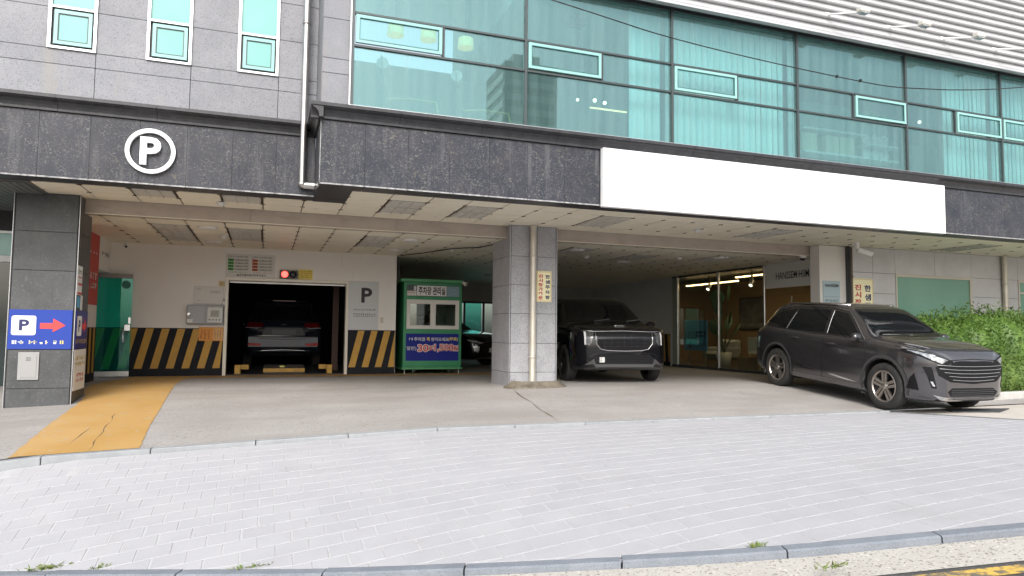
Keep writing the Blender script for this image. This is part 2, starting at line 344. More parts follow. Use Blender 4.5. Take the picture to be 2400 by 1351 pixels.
def paver(b, vv):
    c = Vector((sum(p[0] for p in vv)/4, sum(p[1] for p in vv)/4, 0)); top = []
    for p in vv:
        d = Vector((p[0]-c.x, p[1]-c.y, 0)); d = d*(1-.004/max(d.length, .01)); top.append((c.x+d.x, c.y+d.y, p[2]))
    b.add([(p[0], p[1], p[2]-.02) for p in vv]+[(p[0], p[1], p[2]-.0022) for p in vv]+top,
          [(0, 1, 5, 4), (1, 2, 6, 5), (2, 3, 7, 6), (3, 0, 4, 7), (4, 5, 9, 8), (5, 6, 10, 9), (6, 7, 11, 10), (7, 4, 8, 11), (8, 9, 10, 11)])
rest = B()
for k, (d, vv, vis) in enumerate(cells):
    if k < 300 and vis: b = B(); paver(b, vv); b.build('paver', PAV, pave)
    else: paver(rest, vv)
o = rest.build('distant_pavers', PAV, pave); o['kind'] = 'stuff'

kx = np.linspace(-9, 13.5, 400); KP = [Vector((x, ip(x, KY), ip(x, KZ))) for x in kx]
# smooth the kerb line
for _ in range(60): KP = [KP[0]]+[(KP[i-1]+KP[i]*2+KP[i+1])/4 for i in range(1, len(KP)-1)]+[KP[-1]]
KS = [0]
for a, b_ in zip(KP, KP[1:]): KS.append(KS[-1]+(b_-a).length)
def KA(s):
    i = min(max(int(np.searchsorted(KS, s))-1, 0), len(KP)-2); t = (s-KS[i])/(KS[i+1]-KS[i]); p = KP[i].lerp(KP[i+1], t)
    d = (KP[i+1]-KP[i]); d.z = 0; d.normalize(); return p, Vector((d.y, -d.x, 0))       # outward, towards the road
def koff(s, d, dz=0): p, nn = KA(s); q = p+nn*d; return (q.x, q.y, p.z+dz)
kerb = thing('kerb', None, None); kerb['kind'] = 'structure'
s = .3; LT = KS[-1]
while s < LT-1.2:
    Ls = random.uniform(.95, 1.05); b = B(); nn = 4; prof = [(-.012, -.2), (-.012, .004), (.0, .006), (.082, .004), (.096, -.006), (.101, -.12)]
    pts = [koff(s+.006+(Ls-.012)*i/nn, d, z) for i in range(nn+1) for d, z in prof]; m_ = len(prof)
    b.add(pts, [(i*m_+k, i*m_+k+1, (i+1)*m_+k+1, (i+1)*m_+k) for i in range(nn) for k in range(m_-1)]+[tuple(range(m_))[::-1], tuple(nn*m_+k for k in range(m_))])
    o = b.build('kerb_stone', KERB, kerb, fixn=True); s += Ls
    dz = random.uniform(-.006, .004); o.location.z = dz
B().grid(lambda u, v: koff(.3+(LT-.6)*u, .101+.34*v, -.042-.02*v), 160, 2).build('gutter', GUT, kind='structure')
B().grid(lambda u, v: koff(.3+(LT-.6)*u, .433+9*v, -.067-.12*v), 160, 6).build('road', ASPH, kind='structure')
B().grid(lambda u, v: koff(6+(LT-7)*u, .485+.12*v, -.0645), 160, 1).build('road_line', LINEY, kind='structure')
edg = thing('edging', None, None); edg['kind'] = 'structure'
x = -6.0
while x < 9.1:
    L_ = min(random.uniform(.95, 1.05), 9.1-x)
    if L_ < .2: break
    b = B(); P4 = [(x+.004, YE-.125), (x+L_-.004, YE-.125), (x+L_-.004, YE-.006), (x+.004, YE-.006)]
    b.add([(px, py, ip(px, ZT)-.3) for px, py in P4]+[(px, py, ip(px, ZT)+.004) for px, py in P4], [(3, 2, 1, 0), (4, 5, 6, 7)]+[(i, (i+1) % 4, 4+(i+1) % 4, 4+i) for i in range(4)])
    b.build('edging_stone', EDGE, edg, bevel=.006); x += L_
b = B()      # narrow strip along the apron edge
b.grid(lambda u, v: ((lambda y: (lambda xx: (xx, y, z_pave(xx, y)+.008))(xr(y)-.02+.07*u))(2.2+(YE-2.2)*v)), 1, 20); b.build('apron_edge_strip', EDGE, edg)
# crack in the yellow paint and slab joint running from the pillar
CRK = M('crack_dark', (.13, .10, .06), .95)
def crack(name, pts, wd, seed, mat=CRK):
    rg = random.Random(seed); b = B(); vs_ = []
    for i, (a, c) in enumerate(pts):
        ww = wd*rg.uniform(.3, 1.2); vs_ += [(a-ww+rg.uniform(-.008, .008), c, z_slab(a, c)+.0075), (a+ww, c+.01, z_slab(a, c)+.0075)]
    b.add(vs_, [(2*i, 2*i+1, 2*i+3, 2*i+2) for i in range(len(pts)-1)]); return b.build(name, mat, slab)
crack('crack', [(-1.68-.012*k+.014*math.sin(k*1.7), 8.25+.19*k) for k in range(12)], .0032, 3)
crack('crack', [(-1.95+.004*k, 8.25+.17*k) for k in range(8)], .003, 5)
crack('slab_joint', [(4.02-.034*k+.014*math.sin(k*1.3), 11.30-.255*k) for k in range(13)], .010, 8)
# sloping cement skirt round the middle pillar
b = B(); b.grid(lambda u, v: ((lambda a, r: (4.50+math.cos(a)*r*1.0, 11.32-math.sin(a)*r*.55, z_slab(4.5, 11.1)+.012+.10*(1-v)**1.6 if v < .98 else z_slab(4.5+math.cos(a)*r, 11.32-math.sin(a)*r*.55)-.004))(math.pi*u, .44+.16*v)), 22, 6)
b.build('cement_skirt', M('wet_cement', (.085, .07, .05), .5, col2=(.19, .165, .13), nscale=5), slab)
# weeds in the kerb joints
def weed(sv, off, n, h, sp, label, seed):
    rg = random.Random(seed); b = B(); p = Vector(koff(sv, off, .004))
    for k in range(n):
        a = rg.uniform(0, 6.28); q = p+Vector((rg.gauss(0, sp), rg.gauss(0, .012), 0)); l = h*rg.uniform(.5, 1.2); d = Vector((math.cos(a), math.sin(a)*.6, rg.uniform(.25, .9))).normalized()*l; sd = Vector((-math.sin(a), math.cos(a), 0))*.004
        b.add([q-sd, q+sd, q+d*.6+sd*.8, q+d+Vector((0, 0, -l*.15)), q+d*.6-sd*.8], [(0, 1, 2, 3, 4)])
    return b.build('weed', WEED, None, label, 'weed')
def ks_at(x): return float(np.interp(x, [p.x for p in KP], KS))
weed(ks_at(-1.42), -.03, 60, .07, .06, 'small grass tuft in the kerb joint at the left of the drive', 1)
weed(ks_at(-1.08), -.03, 22, .05, .05, 'tiny grass tuft beside a larger tuft by the left kerb', 2)
weed(ks_at(-.05), -.03, 40, .05, .07, 'thin grass tuft along the kerb below the middle of the drive', 3)
weed(ks_at(3.05), -.02, 40, .05, .03, 'small green weed sprouting at a kerb stone joint on the right', 4)
weed(ks_at(3.3), .43, 30, .06, .06, 'grass tuft at the edge of gutter and asphalt on the right', 5)

# ---------------------------------------------------------------- the building
bld = thing('commercial_building', 'grey granite building with teal glazed upper floor over an open parking hall', 'building')
def panel(name, mat, parent, x0, x1, y, z0, z1, t=.03, gap=.004): return box(name, mat, parent, x0+gap, x1-gap, y, y+t, z0+gap, z1-gap)
# upper granite wall with three narrow windows
uw = box('granite_wall', JOINT, bld, -6, .60, 10.205, 10.45, 3.86, 7.2)
WX = [(-2.75, -2.22), (-1.61, -1.08), (-.47, .05)]
for a, b_ in [(-5.6, -4.48), (-4.48, -3.35), (-3.35, -2.21), (-2.21, -1.07), (-1.07, .07), (.07, .60)]:
    for z0, z1 in ((3.89, 4.355), (4.355, 4.555)): panel('stone_panel', LG, uw, a, b_, 10.18, z0, z1)
for a, b_ in [(-5.0, -3.9), (-3.9, -2.76), (-2.21, -1.62), (-1.07, -.48), (.06, .60)]:
    for z0, z1 in ((4.555, 5.10), (5.10, 5.65), (5.65, 6.4), (6.4, 7.2)): panel('stone_panel', LG, uw, a, b_, 10.18, z0, z1)
for a, b_ in WX:
    wn = part('window', bld)
    f = B()
    for q in ((a-.012, a+.025, 4.555, 7.0), (b_-.025, b_+.012, 4.555, 7.0), (a+.025, b_-.025, 4.555, 4.585), (a+.025, b_-.025, 5.095, 5.125)): f.box(q[0], q[1], 10.155, 10.21, q[2], q[3])
    f.build('frame', ALU, wn)
    box('pane', FROST, wn, a+.025, b_-.025, 10.185, 10.195, 5.125, 7.0)
    box('sash_gap', BLK, wn, a+.025, b_-.025, 10.19, 10.2, 4.585, 5.095)
    f = B(); c, d = a+.055, b_-.045
    for q in ((c, c+.045, 4.615, 5.07), (d-.045, d, 4.615, 5.07), (c+.045, d-.045, 4.615, 4.665), (c+.045, d-.045, 5.02, 5.07)): f.box(q[0], q[1], 10.16, 10.19, q[2], q[3])
    f.build('sash', FROST2, wn); box('pane', FROST, wn, c+.045, d-.045, 10.172, 10.182, 4.665, 5.02)
    f = B()
    for q in ((c+.043, c+.052, 4.66, 5.025), (d-.052, d-.043, 4.66, 5.025), (c+.052, d-.052, 4.66, 4.669), (c+.052, d-.052, 5.016, 5.025)): f.box(q[0], q[1], 10.158, 10.1715, q[2], q[3])
    f.build('gasket', DKM, wn)
# black fascia of the left wing
fl = box('left_fascia', JOINT, bld, -6, .60, 10.125, 10.44, 2.87, 3.80)
for k in range(-8, 5):
    a = .07+.57*(k-3); b_ = a+.57
    if a < .55: panel('fascia_panel', BG, fl, a, min(b_, .60), 10.10, 2.872, 3.70, gap=.0018)
e = B()
for k in range(-8, 5):
    a = .07+.57*(k-3)
    if a < .55: e.box(a+.003, min(a+.57, .60)-.003, 10.097, 10.40, 2.848, 2.870)
e.build('fascia_underside', BGD, fl); e = B()
for k in range(-8, 5):
    a = .07+.57*(k-3)
    if a < .55: e.box(a+.003, min(a+.57, .60)-.003, 10.0945, 10.0968, 2.849, 2.869)
e.build('edge_strip', EDGEW, fl)
def cornice_prof(y): return [(y+.02, 3.705), (y-.03, 3.705), (y-.032, 3.735), (y-.045, 3.775), (y-.075, 3.81), (y-.115, 3.832), (y-.12, 3.845), (y-.135, 3.848), (y-.135, 3.892), (y+.02, 3.892)]
def cornice(y, x0, x1, step, parent):
    x = x0
    while x < x1-.01:
        x2 = min(x+step, x1); B().prism(cornice_prof(y), 'x', x+.002, x2-.002).build('cornice_stone', BGD, parent, fixn=True); x = x2
cornice(10.10, -6, .47, 1.14, fl)
# projecting bay: fascia
fb = box('bay_fascia', JOINT, bld, .625, 20, 9.165, 9.45, 2.87, 3.80)
xs = [.60+.578*k for k in range(34)]
for a, b_ in zip(xs, xs[1:]):
    if a < 4.5 or a > 11.2: panel('fascia_panel', BG, fb, a, b_, 9.14, 2.872, 3.70, gap=.0018)
panel('fascia_panel', BG, fb, 4.646, 11.582, 9.14, 2.872, 3.70)
e = B(); e2 = B()
for a, b_ in zip(xs, xs[1:]): e.box(a+.003, b_-.003, 9.137, 9.47, 2.848, 2.870); e2.box(a+.003, b_-.003, 9.1345, 9.1368, 2.849, 2.869)
e.build('fascia_underside', BGD, fb); e2.build('edge_strip', EDGEW, fb)
cornice(9.14, .47, 20, 1.156, fb)
box('return_panel', BG, fb, .60, .622, 9.173, 10.09, 2.872, 3.70)
box('return_underside', BGD, fb, .602, 1.058, 9.475, 10.095, 2.850, 2.868); box('return_underside', BGD, fb, .602, 1.058, 10.1, 10.465, 2.8492, 2.868)
B().prism([(x_+.60-9.14, z_-.003) for x_, z_ in cornice_prof(9.14)], 'y', 9.02, 10.1).build('cornice_stone', BGD, fb, fixn=True)
box('corner_edge', EDGEW, fb, .5975, .607, 9.1325, 9.172, 2.872, 3.70)
# granite column left of the glazing
colw = box('granite_column', JOINT, bld, .625, .955, 9.235, 10.2, 3.892, 7.5)
for z0, z1 in ((3.895, 4.355), (4.355, 4.555), (4.555, 5.10), (5.10, 5.65), (5.65, 6.3), (6.3, 7.0)):
    panel('stone_panel', LG, colw, .60, .96, 9.20, z0, z1); box('stone_panel', LG, colw, .598, .624, 9.235, 10.17, z0+.004, z1-.004)
# soffits
sf = thing('soffit', None, None, parent=bld)
box('soffit_backing', SOFR, sf, -2.95, .94, 10.43, 11.58, 2.872, 2.90); box('soffit_backing', SOFR, sf, .94, 20, 9.48, 11.58, 2.872, 2.90); box('soffit_backing', SOFR, sf, -2.95, 11.4, 11.76, 24.5, 2.668, 2.70)
tp = B().box(.009, .566, .003, .543, 0, .012).mesh('soffit_panel', SOF)
TX = [-.09+.575*k for k in range(-5, 36)]
nt_ = 0; stf = B(); clip = B()
def tile(x, y, z, single):
    global nt_
    if single: inst('soffit_panel', tp, sf, (x, y, z+random.uniform(-.0015, .0015)), (random.uniform(-.002, .002), random.uniform(-.002, .002), 0)); nt_ += 1
    else: stf.box(x+.004, x+.571, y+.004, y+.541, z, z+.012)
louv_f = [(-3, 2), (-1, 2), (3, 1), (3, 2), (5, 1), (5, 2), (9, 1), (9, 2), (15, 1), (15, 2), (24, 1), (24, 2)]    # louvred light units in the front soffit (column, row)
louv_r = [(c_, r_) for c_, rr in ((-3, (1, 2, 3, 4)), (-1, (1, 2, 3)), (3, (1, 2, 3)), (10, (1, 2)), (13, (2, 3)), (16, (1, 2))) for r_ in rr]
def louvre(x, y, z, d):
    o = part('louvre_light', bld)
    B().box(x+.03, x+.545, y+.02, y+d-.02, z-.003, z+.008).build('diffuser', LOUV, o)
    for k in range(4): xx = x+.03+.165*k; B().prism([(xx, z-.004), (xx+.012, z-.022), (xx+.018, z-.022), (xx+.022, z-.004)], 'y', y+.03, y+d-.03).build('slat', LOUV, o, fixn=True)
for i, x in enumerate(TX):
    c = i-5
    for r in range(4):
        y = 9.37+.55*r
        if x > 19.5 or (r == 0) or (r == 1 and c < 2): 
            if x < 1.0 or x > 19.5: continue
        if x < -2.97: continue
        if (c, r) in louv_f: louvre(x, y, 2.852, .54)
        else: tile(x, y if r else 9.37, 2.853, x < 12)
        for yy in (y,):
            if not (x < .95 and yy < 10.45): clip.box(x-.035, x+.035, yy-.006, yy+.006, 2.846, 2.853); clip.box(x-.006, x+.006, yy-.05, yy+.05, 2.8465, 2.853)
    for r in range(0, 23):
        y = 11.77+.55*r
        if x > 10.9 or x < -2.97 or (x < 2.6 and y > 15.1): continue
        if (c, r) in louv_r: louvre(x, y, 2.641, .54)
        else: tile(x, y, 2.642, r < 6 and nt_ < 300)
        if r < 9: clip.box(x-.035, x+.035, y-.006, y+.006, 2.635, 2.642); clip.box(x-.006, x+.006, y-.05, y+.05, 2.6355, 2.642)
o = stf.build('far_soffit_panels', SOF, sf); o['kind'] = 'stuff'
o = clip.build('panel_clips', SOFR, sf); o['kind'] = 'stuff'
bm_ = part('beam', bld)
x = -2.6
while x < 10.9:
    x2 = min(x+2.32, 10.92); box('beam_cladding', BEAM, bm_, x+.002, x2-.002, 11.58, 11.76, 2.637, 2.868); x = x2
box('beam_trim', SOF, bm_, -2.6, 10.9, 11.57, 11.5785, 2.634, 2.645)
B().box(-6, -2.955, 10.41, 15, 2.84, 2.88).build('left_soffit', M('dark_soffit', (.10, .10, .095), .5), bld)
lsl = thing('left_soffit_ribs', None, None, parent=bld)
for k in range(12): box('soffit_slat', M('dark_slat', (.13, .135, .13), .45), lsl, -3.02-.09*k-.078, -3.02-.09*k, 10.5, 14.9, 2.828, 2.839)
# solid floor plate and masses behind the cladding
box('floor_plate', WALLG, bld, -6, .6, 10.46, 24.6, 2.91, 3.85); box('floor_plate', WALLG, bld, .63, 20, 9.46, 24.6, 2.91, 3.70)
box('upper_mass', WALLG, bld, -6, .58, 10.47, 14, 3.86, 7.2)
# pillars
def pillar(label_, mat, x0, x1, y0, y1, zb, zt, zs, split, pl_edge):
    p = B().box(x0+.012, x1-.012, y0+.012, y1-.012, zb-.3, zt).build('pillar', JOINT, bld)
    for z0, z1 in zip(zs, zs[1:]):
        for a, b_ in split: box('stone_panel', mat, p, a+.003, b_-.003, y0, y0+.011, z0+.004, z1-.004)
        box('stone_panel', mat, p, x0, x0+.011, y0+.002, y1-.012, z0+.004, z1-.004); box('stone_panel', mat, p, x1-.011, x1, y0+.002, y1-.012, z0+.004, z1-.004)
    B().box(x0-.004, x0+.002, y0-.004, y0+.002, zb, zt-.002).build('corner_bead', pl_edge, p)
    B().box(x1-.002, x1+.004, y0-.004, y0+.002, zb, zt-.002).build('corner_bead', pl_edge, p); return p
pillar('mid', PG, 4.03, 4.925, 11.37, 12.36, -.12, 2.851, [-.25, .25, .76, 1.285, 1.79, 2.30, 2.851], [(4.05, 4.545), (4.545, 4.905)], ALU)
pillar('left', BLKP, -3.35, -2.55, 11.30, 12.04, -.25, 2.846, [-.45, .10, .64, 1.19, 1.75, 2.30, 2.846], [(-3.33, -2.57)], ALU)
# back wall, lift opening, hazard stripes
bw = part('back_wall', bld)
for q in ((-3.4, -.80, 0, 2.66), (1.70, 2.74, 0, 2.66), (-.80, 1.70, 2.03, 2.66)): box('wall', WALLW, bw, q[0], q[1], 15.34, 15.50, q[2]-.1 if q[2] == 0 else q[2], q[3])
BAND = M('hazard_black', (.012, .013, .018), .7, spec=.2, col2=(.02, .021, .026), nscale=4); STR = M('hazard_yellow', (.56, .32, .05), .6, col2=(.48, .27, .05), nscale=6)
for x0, x1 in ((-3.3, -.80), (1.70, 2.735)):
    box('hazard_band', BAND, bw, x0, x1, 15.335, 15.3395, -.02, .965)
    b = B(); xx = x0+.03
    while xx+.14 < x1+.1:
        zt_ = .95; q = [(xx, .155), (xx+.14, .155), (xx+.14+.19, zt_), (xx+.19, zt_)]
        q = [(min(max(p[0], x0+.003), x1-.003), p[1]) for p in q]
        if q[2][0]-q[3][0] > .03 or q[1][0]-q[0][0] > .03: b.prism(q, 'y', 15.3325, 15.3348)
        xx += .285
    b.build('hazard_stripes', STR, bw, fixn=True)
fr = B()
for q in ((-.80, -.735, -.02, 2.03), (1.64, 1.70, -.02, 2.03), (-.735, 1.64, 1.965, 2.03)): fr.box(q[0], q[1], 15.31, 15.52, q[2], q[3])
fr.build('lift_door_frame', M('frame_cream', (.66, .62, .55), .45, .2), bw, bevel=.004)
box('door_head_rail', STEEL, bw, -.73, 1.635, 15.54, 15.58, 1.93, 1.985)
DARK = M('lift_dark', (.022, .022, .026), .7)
lb = part('lift_shaft', bld)
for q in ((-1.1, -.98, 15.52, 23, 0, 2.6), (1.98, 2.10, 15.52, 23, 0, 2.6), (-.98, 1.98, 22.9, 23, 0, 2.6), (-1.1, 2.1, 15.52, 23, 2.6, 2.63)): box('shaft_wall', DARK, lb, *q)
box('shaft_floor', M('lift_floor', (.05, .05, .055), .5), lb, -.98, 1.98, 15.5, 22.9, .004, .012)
box('shaft_column', M('shaft_rust', (.10, .055, .04), .6), lb, 1.52, 1.66, 17.0, 17.1, .01, 2.5)
# left side wall of the hall: red panel, white panel, stripes, doorway
lw = part('side_wall', bld)
box('wall', WALLW, lw, -3.05, -2.9, 12.56, 14.35, -.2, 2.66); box('wall', WALLW, lw, -3.05, -2.9, 14.35, 15.335, 2.03, 2.66)
box('red_panel', RED, lw, -2.898, -2.885, 12.6, 14.28, 1.36, 2.62)
box('hazard_band', BAND, lw, -2.898, -2.892, 12.6, 14.34, -.1, .96)
b = B()
for k in range(6): y = 12.7+.285*k; b.prism([(y, .15), (y+.13, .15), (y+.13, .95), (y, .95)], 'x', -2.8915, -2.889)
b.build('hazard_stripes', STR, lw); marks(WHT, lw, 13.3, 14.2, 1.6, 1.95, -2.883, 2, 5, 'red_panel_print', 4, 'x'); marks(WHT, lw, 13.5, 14.2, 2.25, 2.3, -2.883, 1, 3, 'red_panel_print', 5, 'x')
marks(NAVY2, lw, 14.55, 15.2, 2.28, 2.40, -2.897, 1, 6, 'wall_print', 6, 'x')
# glass shopfront far left
ls = part('left_shopfront', bld)
box('pane', M('dark_shop_glass', (.02, .035, .035), .05, spec=.8), ls, -8, -3.06, 13.2, 13.22, -.3, 2.0); box('pane', FROST, ls, -8, -3.06, 13.2, 13.22, 2.1, 2.46)
box('transom', WHT, ls, -8, -3.06, 13.15, 13.25, 2.0, 2.1); box('transom', ALU, ls, -8, -3.06, 13.15, 13.25, 2.46, 2.5); box('lintel', BLK, ls, -8, -3.06, 13.15, 13.25, 2.5, 2.84)
# deep hall: far wall with windows, right side wall, showroom front
fw = part('far_wall', bld)
for q in ((2.0, 6.3, 0, 2.66), (6.3, 11.7, 2.0, 2.66), (6.3, 11.7, 0, .55), (8.6, 11.7, .55, 2.0)): box('wall', WALLG, fw, q[0], q[1], 23.2, 23.4, q[2]-.02, q[3])
for a, b_ in ((6.3, 6.5), (6.55, 7.2), (7.28, 8.5)): box('pane', glass('far_teal_glass', (.35, .75, .68), (.8, .95, .9), .05) if b_ < 7.25 else SHOPG, fw, a, b_, 23.3, 23.32, .55, 2.0)
f = B()
for a in (6.3, 6.5, 7.2, 8.5): f.box(a, a+.07, 23.15, 23.2, .55, 2.0)
f.box(6.3, 8.6, 23.15, 23.2, 1.95, 2.02); f.build('window_frame', DKM, fw)
sw = part('hall_side_wall', bld)
box('wall', M('hall_white_wall', (.66, .65, .64), .8, col2=(.70, .70, .69), nscale=2), sw, 11.45, 11.6, 17.75, 23.2, -.02, 2.66); box('wall_end', OFFW, sw, 11.38, 11.6, 17.6, 17.747, -.02, 2.66)
box('hazard_band', BAND, sw, 11.443, 11.448, 17.76, 20.5, 0, .95); b = B()
for k in range(9): y = 17.8+.3*k; b.prism([(y, .12), (y+.14, .12), (y+.2, .93), (y+.06, .93)], 'x', 11.4395, 11.4425)
b.build('hazard_stripes', STR, sw, fixn=True)
sh = part('showroom_front', bld)
for y0, y1 in ((15.42, 17.3), (13.62, 15.36)): box('pane', SHOPG, sh, 11.37, 11.382, y0, y1, .07, 2.62)
for y in (17.32, 15.39, 13.59):
    B().tube([(11.36, y, .03), (11.36, y, 2.64)], .035, 12).build('post', STEEL, sh)
box('base_rail', DKM, sh, 11.33, 11.42, 11.5, 17.58, -.02, .07); box('head_rail', DKM, sh, 11.34, 11.42, 13.5, 17.58, 2.6, 2.655)
box('side_strip', M('pale_green_strip', (.35, .38, .32), .5), sh, 11.35, 11.39, 17.36, 17.58, .07, 2.6)
hp = box('sign_panel', OFFW, sh, 11.33, 11.40, 11.62, 13.52, 2.06, 2.64); text('HANSSEM·HIIM', NAVY2, hp, 1.05, .17, (11.327, 12.62, 2.34), (R(90), 0, R(-90)), .01)
box('door_glass', SHOPG, sh, 11.37, 11.38, 11.65, 13.5, .07, 2.05)
# showroom volume
sv = part('showroom_room', bld)
for q, m_ in (((14.6, 14.7, 11.6, 20.1, 0, 2.7), TAN), ((11.62, 14.6, 20.0, 20.1, 0, 2.7), TAN), ((11.45, 14.6, 11.56, 17.74, .0, .03), M('showroom_floor', (.10, .075, .05), .35)), ((11.62, 14.6, 17.74, 20, .0, .03), M('showroom_floor', (.10, .075, .05), .35)), ((11.45, 14.7, 11.5, 20.1, 2.67, 2.75), M('showroom_ceiling', (.03, .03, .032), .7))): box('room_wall', m_, sv, *q)
# right wall
rw = part('front_wall', bld)
B().box(11.62, 20, 11.275, 11.55, -.1, 2.86).build('wall_core', JOINT, rw)
zr = [-.1, .95, 1.41, 1.87, 2.31, 2.85]; xc = [11.62, 12.26, 12.90]
for a, b_ in zip(xc, xc[1:]):
    for z0, z1 in zip(zr, zr[1:]): panel('cladding_panel', RWALL, rw, a, b_, 11.25, z0, z1, .02)
for a, b_ in ((12.90, 14.08), (14.08, 15.22)): panel('cladding_panel', RWALL, rw, a, b_, 11.25, 2.31, 2.85, .02); panel('cladding_panel', RWALL, rw, a, b_, 11.25, -.1, .8, .02)
for a, b_ in ((15.22, 16.16), (16.16, 16.75)):
    for z0, z1 in zip(zr, zr[1:]): panel('cladding_panel', RWALL, rw, a, b_, 11.25, z0, z1, .02)
for z0, z1 in ((2.31, 2.85), (-.1, .8)): panel('cladding_panel', RWALL, rw, 16.75, 20, 11.25, z0, z1, .02)
rwin = part('window', bld); box('pane', WING, rwin, 12.93, 15.17, 11.262, 11.27, .85, 2.25); f = B()
for q in ((12.90, 12.94, .8, 2.31), (15.15, 15.22, .8, 2.31), (12.94, 15.15, 2.25, 2.31), (12.94, 15.15, .8, .85)): f.box(q[0], q[1], 11.235, 11.28, q[2], q[3])
f.build('frame', M('frame_beige', (.55, .50, .42), .4, .4), rwin)
rwin = part('window', bld); box('pane', WING, rwin, 16.78, 19, 11.262, 11.27, .85, 2.25); f = B()
for q in ((16.75, 16.80, .8, 2.31), (17.25, 17.30, .8, 2.31), (16.80, 19, 2.25, 2.31), (16.80, 19, 1.98, 2.03)): f.box(q[0], q[1], 11.235, 11.28, q[2], q[3])
f.build('frame', MATS['frame_beige'], rwin)
wc = part('corner_wall', bld); box('wall', M('white_render', (.66, .64, .61), .7), wc, 10.86, 11.56, 11.30, 11.56, -.1, 2.84); box('corner_post', DKM, wc, 11.56, 11.618, 11.22, 11.5, -.1, 2.85); box('post_trim', OFFW, wc, 11.6185, 11.632, 11.215, 11.245, -.1, 2.85)
# glazed upper floor
cw = part('curtain_wall', bld); FRM = M('frame_grey_green', (.075, .09, .092), .4, .4)
MX = [.985+2.474*k for k in range(0, 8)]
TZ = [3.905, 4.765, 5.22, 6.10]
for i, x in enumerate(MX): box('mullion', FRM, cw, x-.02, x+.02, 9.155, 9.24, 3.9, 7.2 if i < 2 else 6.12)
SASH = {0: 0, 1: 0, 2: 0, 3: 1, 4: 1, 5: 0, 6: 0}
for i in range(7):
    a, b_ = MX[i]+.022, MX[i+1]-.022
    for z in (4.765, 5.22, 6.10): box('transom', FRM, cw, a, b_, 9.165, 9.235, z-.014, z+.014)
    box('pane', CURT, cw, a, b_, 9.19, 9.2, 3.935, 4.747); box('pane', CURT, cw, a, b_, 9.19, 9.2, 5.238, 6.082)
    if i < 2: box('pane', CURT, cw, a, b_, 9.19, 9.2, 6.118, 7.2)
    s0 = a if SASH[i] == 0 else b_-1.22; s1 = s0+1.22
    mx_ = s1 if SASH[i] == 0 else s0
    box('mullion', DKM, cw, mx_-.015, mx_+.015, 9.165, 9.235, 4.783, 5.202)
    o0, o1 = (s1+.015, b_) if SASH[i] == 0 else (a, s0-.015)
    box('pane', CURT, cw, o0, o1, 9.19, 9.2, 4.783, 5.202)
    c0, c1 = (s0+.012, s1-.027) if SASH[i] == 0 else (s0+.027, s1-.012)
    f = B()
    for q in ((c0, c0+.05, 4.80, 5.185), (c1-.05, c1, 4.80, 5.185), (c0+.05, c1-.05, 4.80, 4.845), (c0+.05, c1-.05, 5.14, 5.185)): f.box(q[0], q[1], 9.14, 9.18, q[2], q[3])
    f.build('vent_sash', FROST2, cw); box('pane', CURT, cw, c0+.05, c1-.05, 9.155, 9.163, 4.845, 5.14)  # pale teal paints the reflecting glass edge around the vent
    f = B()
    for q in ((c0+.047, c0+.055, 4.842, 5.143), (c1-.055, c1-.047, 4.842, 5.143), (c0+.055, c1-.055, 4.842, 4.85), (c0+.055, c1-.055, 5.135, 5.143)): f.box(q[0], q[1], 9.137, 9.152, q[2], q[3])
    f.build('gasket', M('gasket_teal', (.03, .13, .12), .5), cw)
box('sill', ALU, cw, .96, 18.4, 9.11, 9.24, 3.893, 3.932); box('jamb', ALU, cw, .945, .963, 9.13, 9.24, 3.9, 7.2)
ur = part('upper_room', bld)
for q, m_ in (((.96, 18.4, 13.6, 13.7, 3.7, 6.3), M('upper_wall', (.62, .64, .62), .8)), ((.96, 18.4, 9.25, 13.6, 3.70, 3.74), M('upper_floor', (.42, .40, .37), .5)), ((3.5, 18.4, 9.25, 13.6, 6.14, 6.2), M('upper_ceiling', (.55, .57, .56), .8)), ((.96, 3.5, 9.25, 13.6, 7.22, 7.3), MATS['upper_ceiling']), ((.92, .96, 9.25, 13.7, 3.7, 7.3), MATS['upper_wall']), ((18.4, 18.5, 9.25, 13.7, 3.7, 6.3), MATS['upper_wall']), ((3.5, 3.55, 9.3, 13.6, 6.2, 7.3), MATS['upper_wall'])): box('room_wall', m_, ur, *q)
# white ribbed siding above the glazing (its lower edge stands proud)
sd = box('siding', DKM, bld, 3.5, 20, 9.06, 9.30, 6.125, 8.2)
for k in range(15):
    z = 6.13+.136*k; pr = [(9.055, z+.002), (8.985, z+.004), (8.975, z+.018), (9.0, z+.045), (9.03, z+.10), (9.035, z+.130), (9.055, z+.134)]
    for x0, x1 in ((3.5, 9.52), (9.525, 15.4), (15.405, 20)): B().prism(pr, 'x', x0, x1).build('siding_slat', SID, sd, fixn=True)
box('siding_trim', SID, sd, 3.5, 20, 8.955, 9.05, 6.085, 6.128)

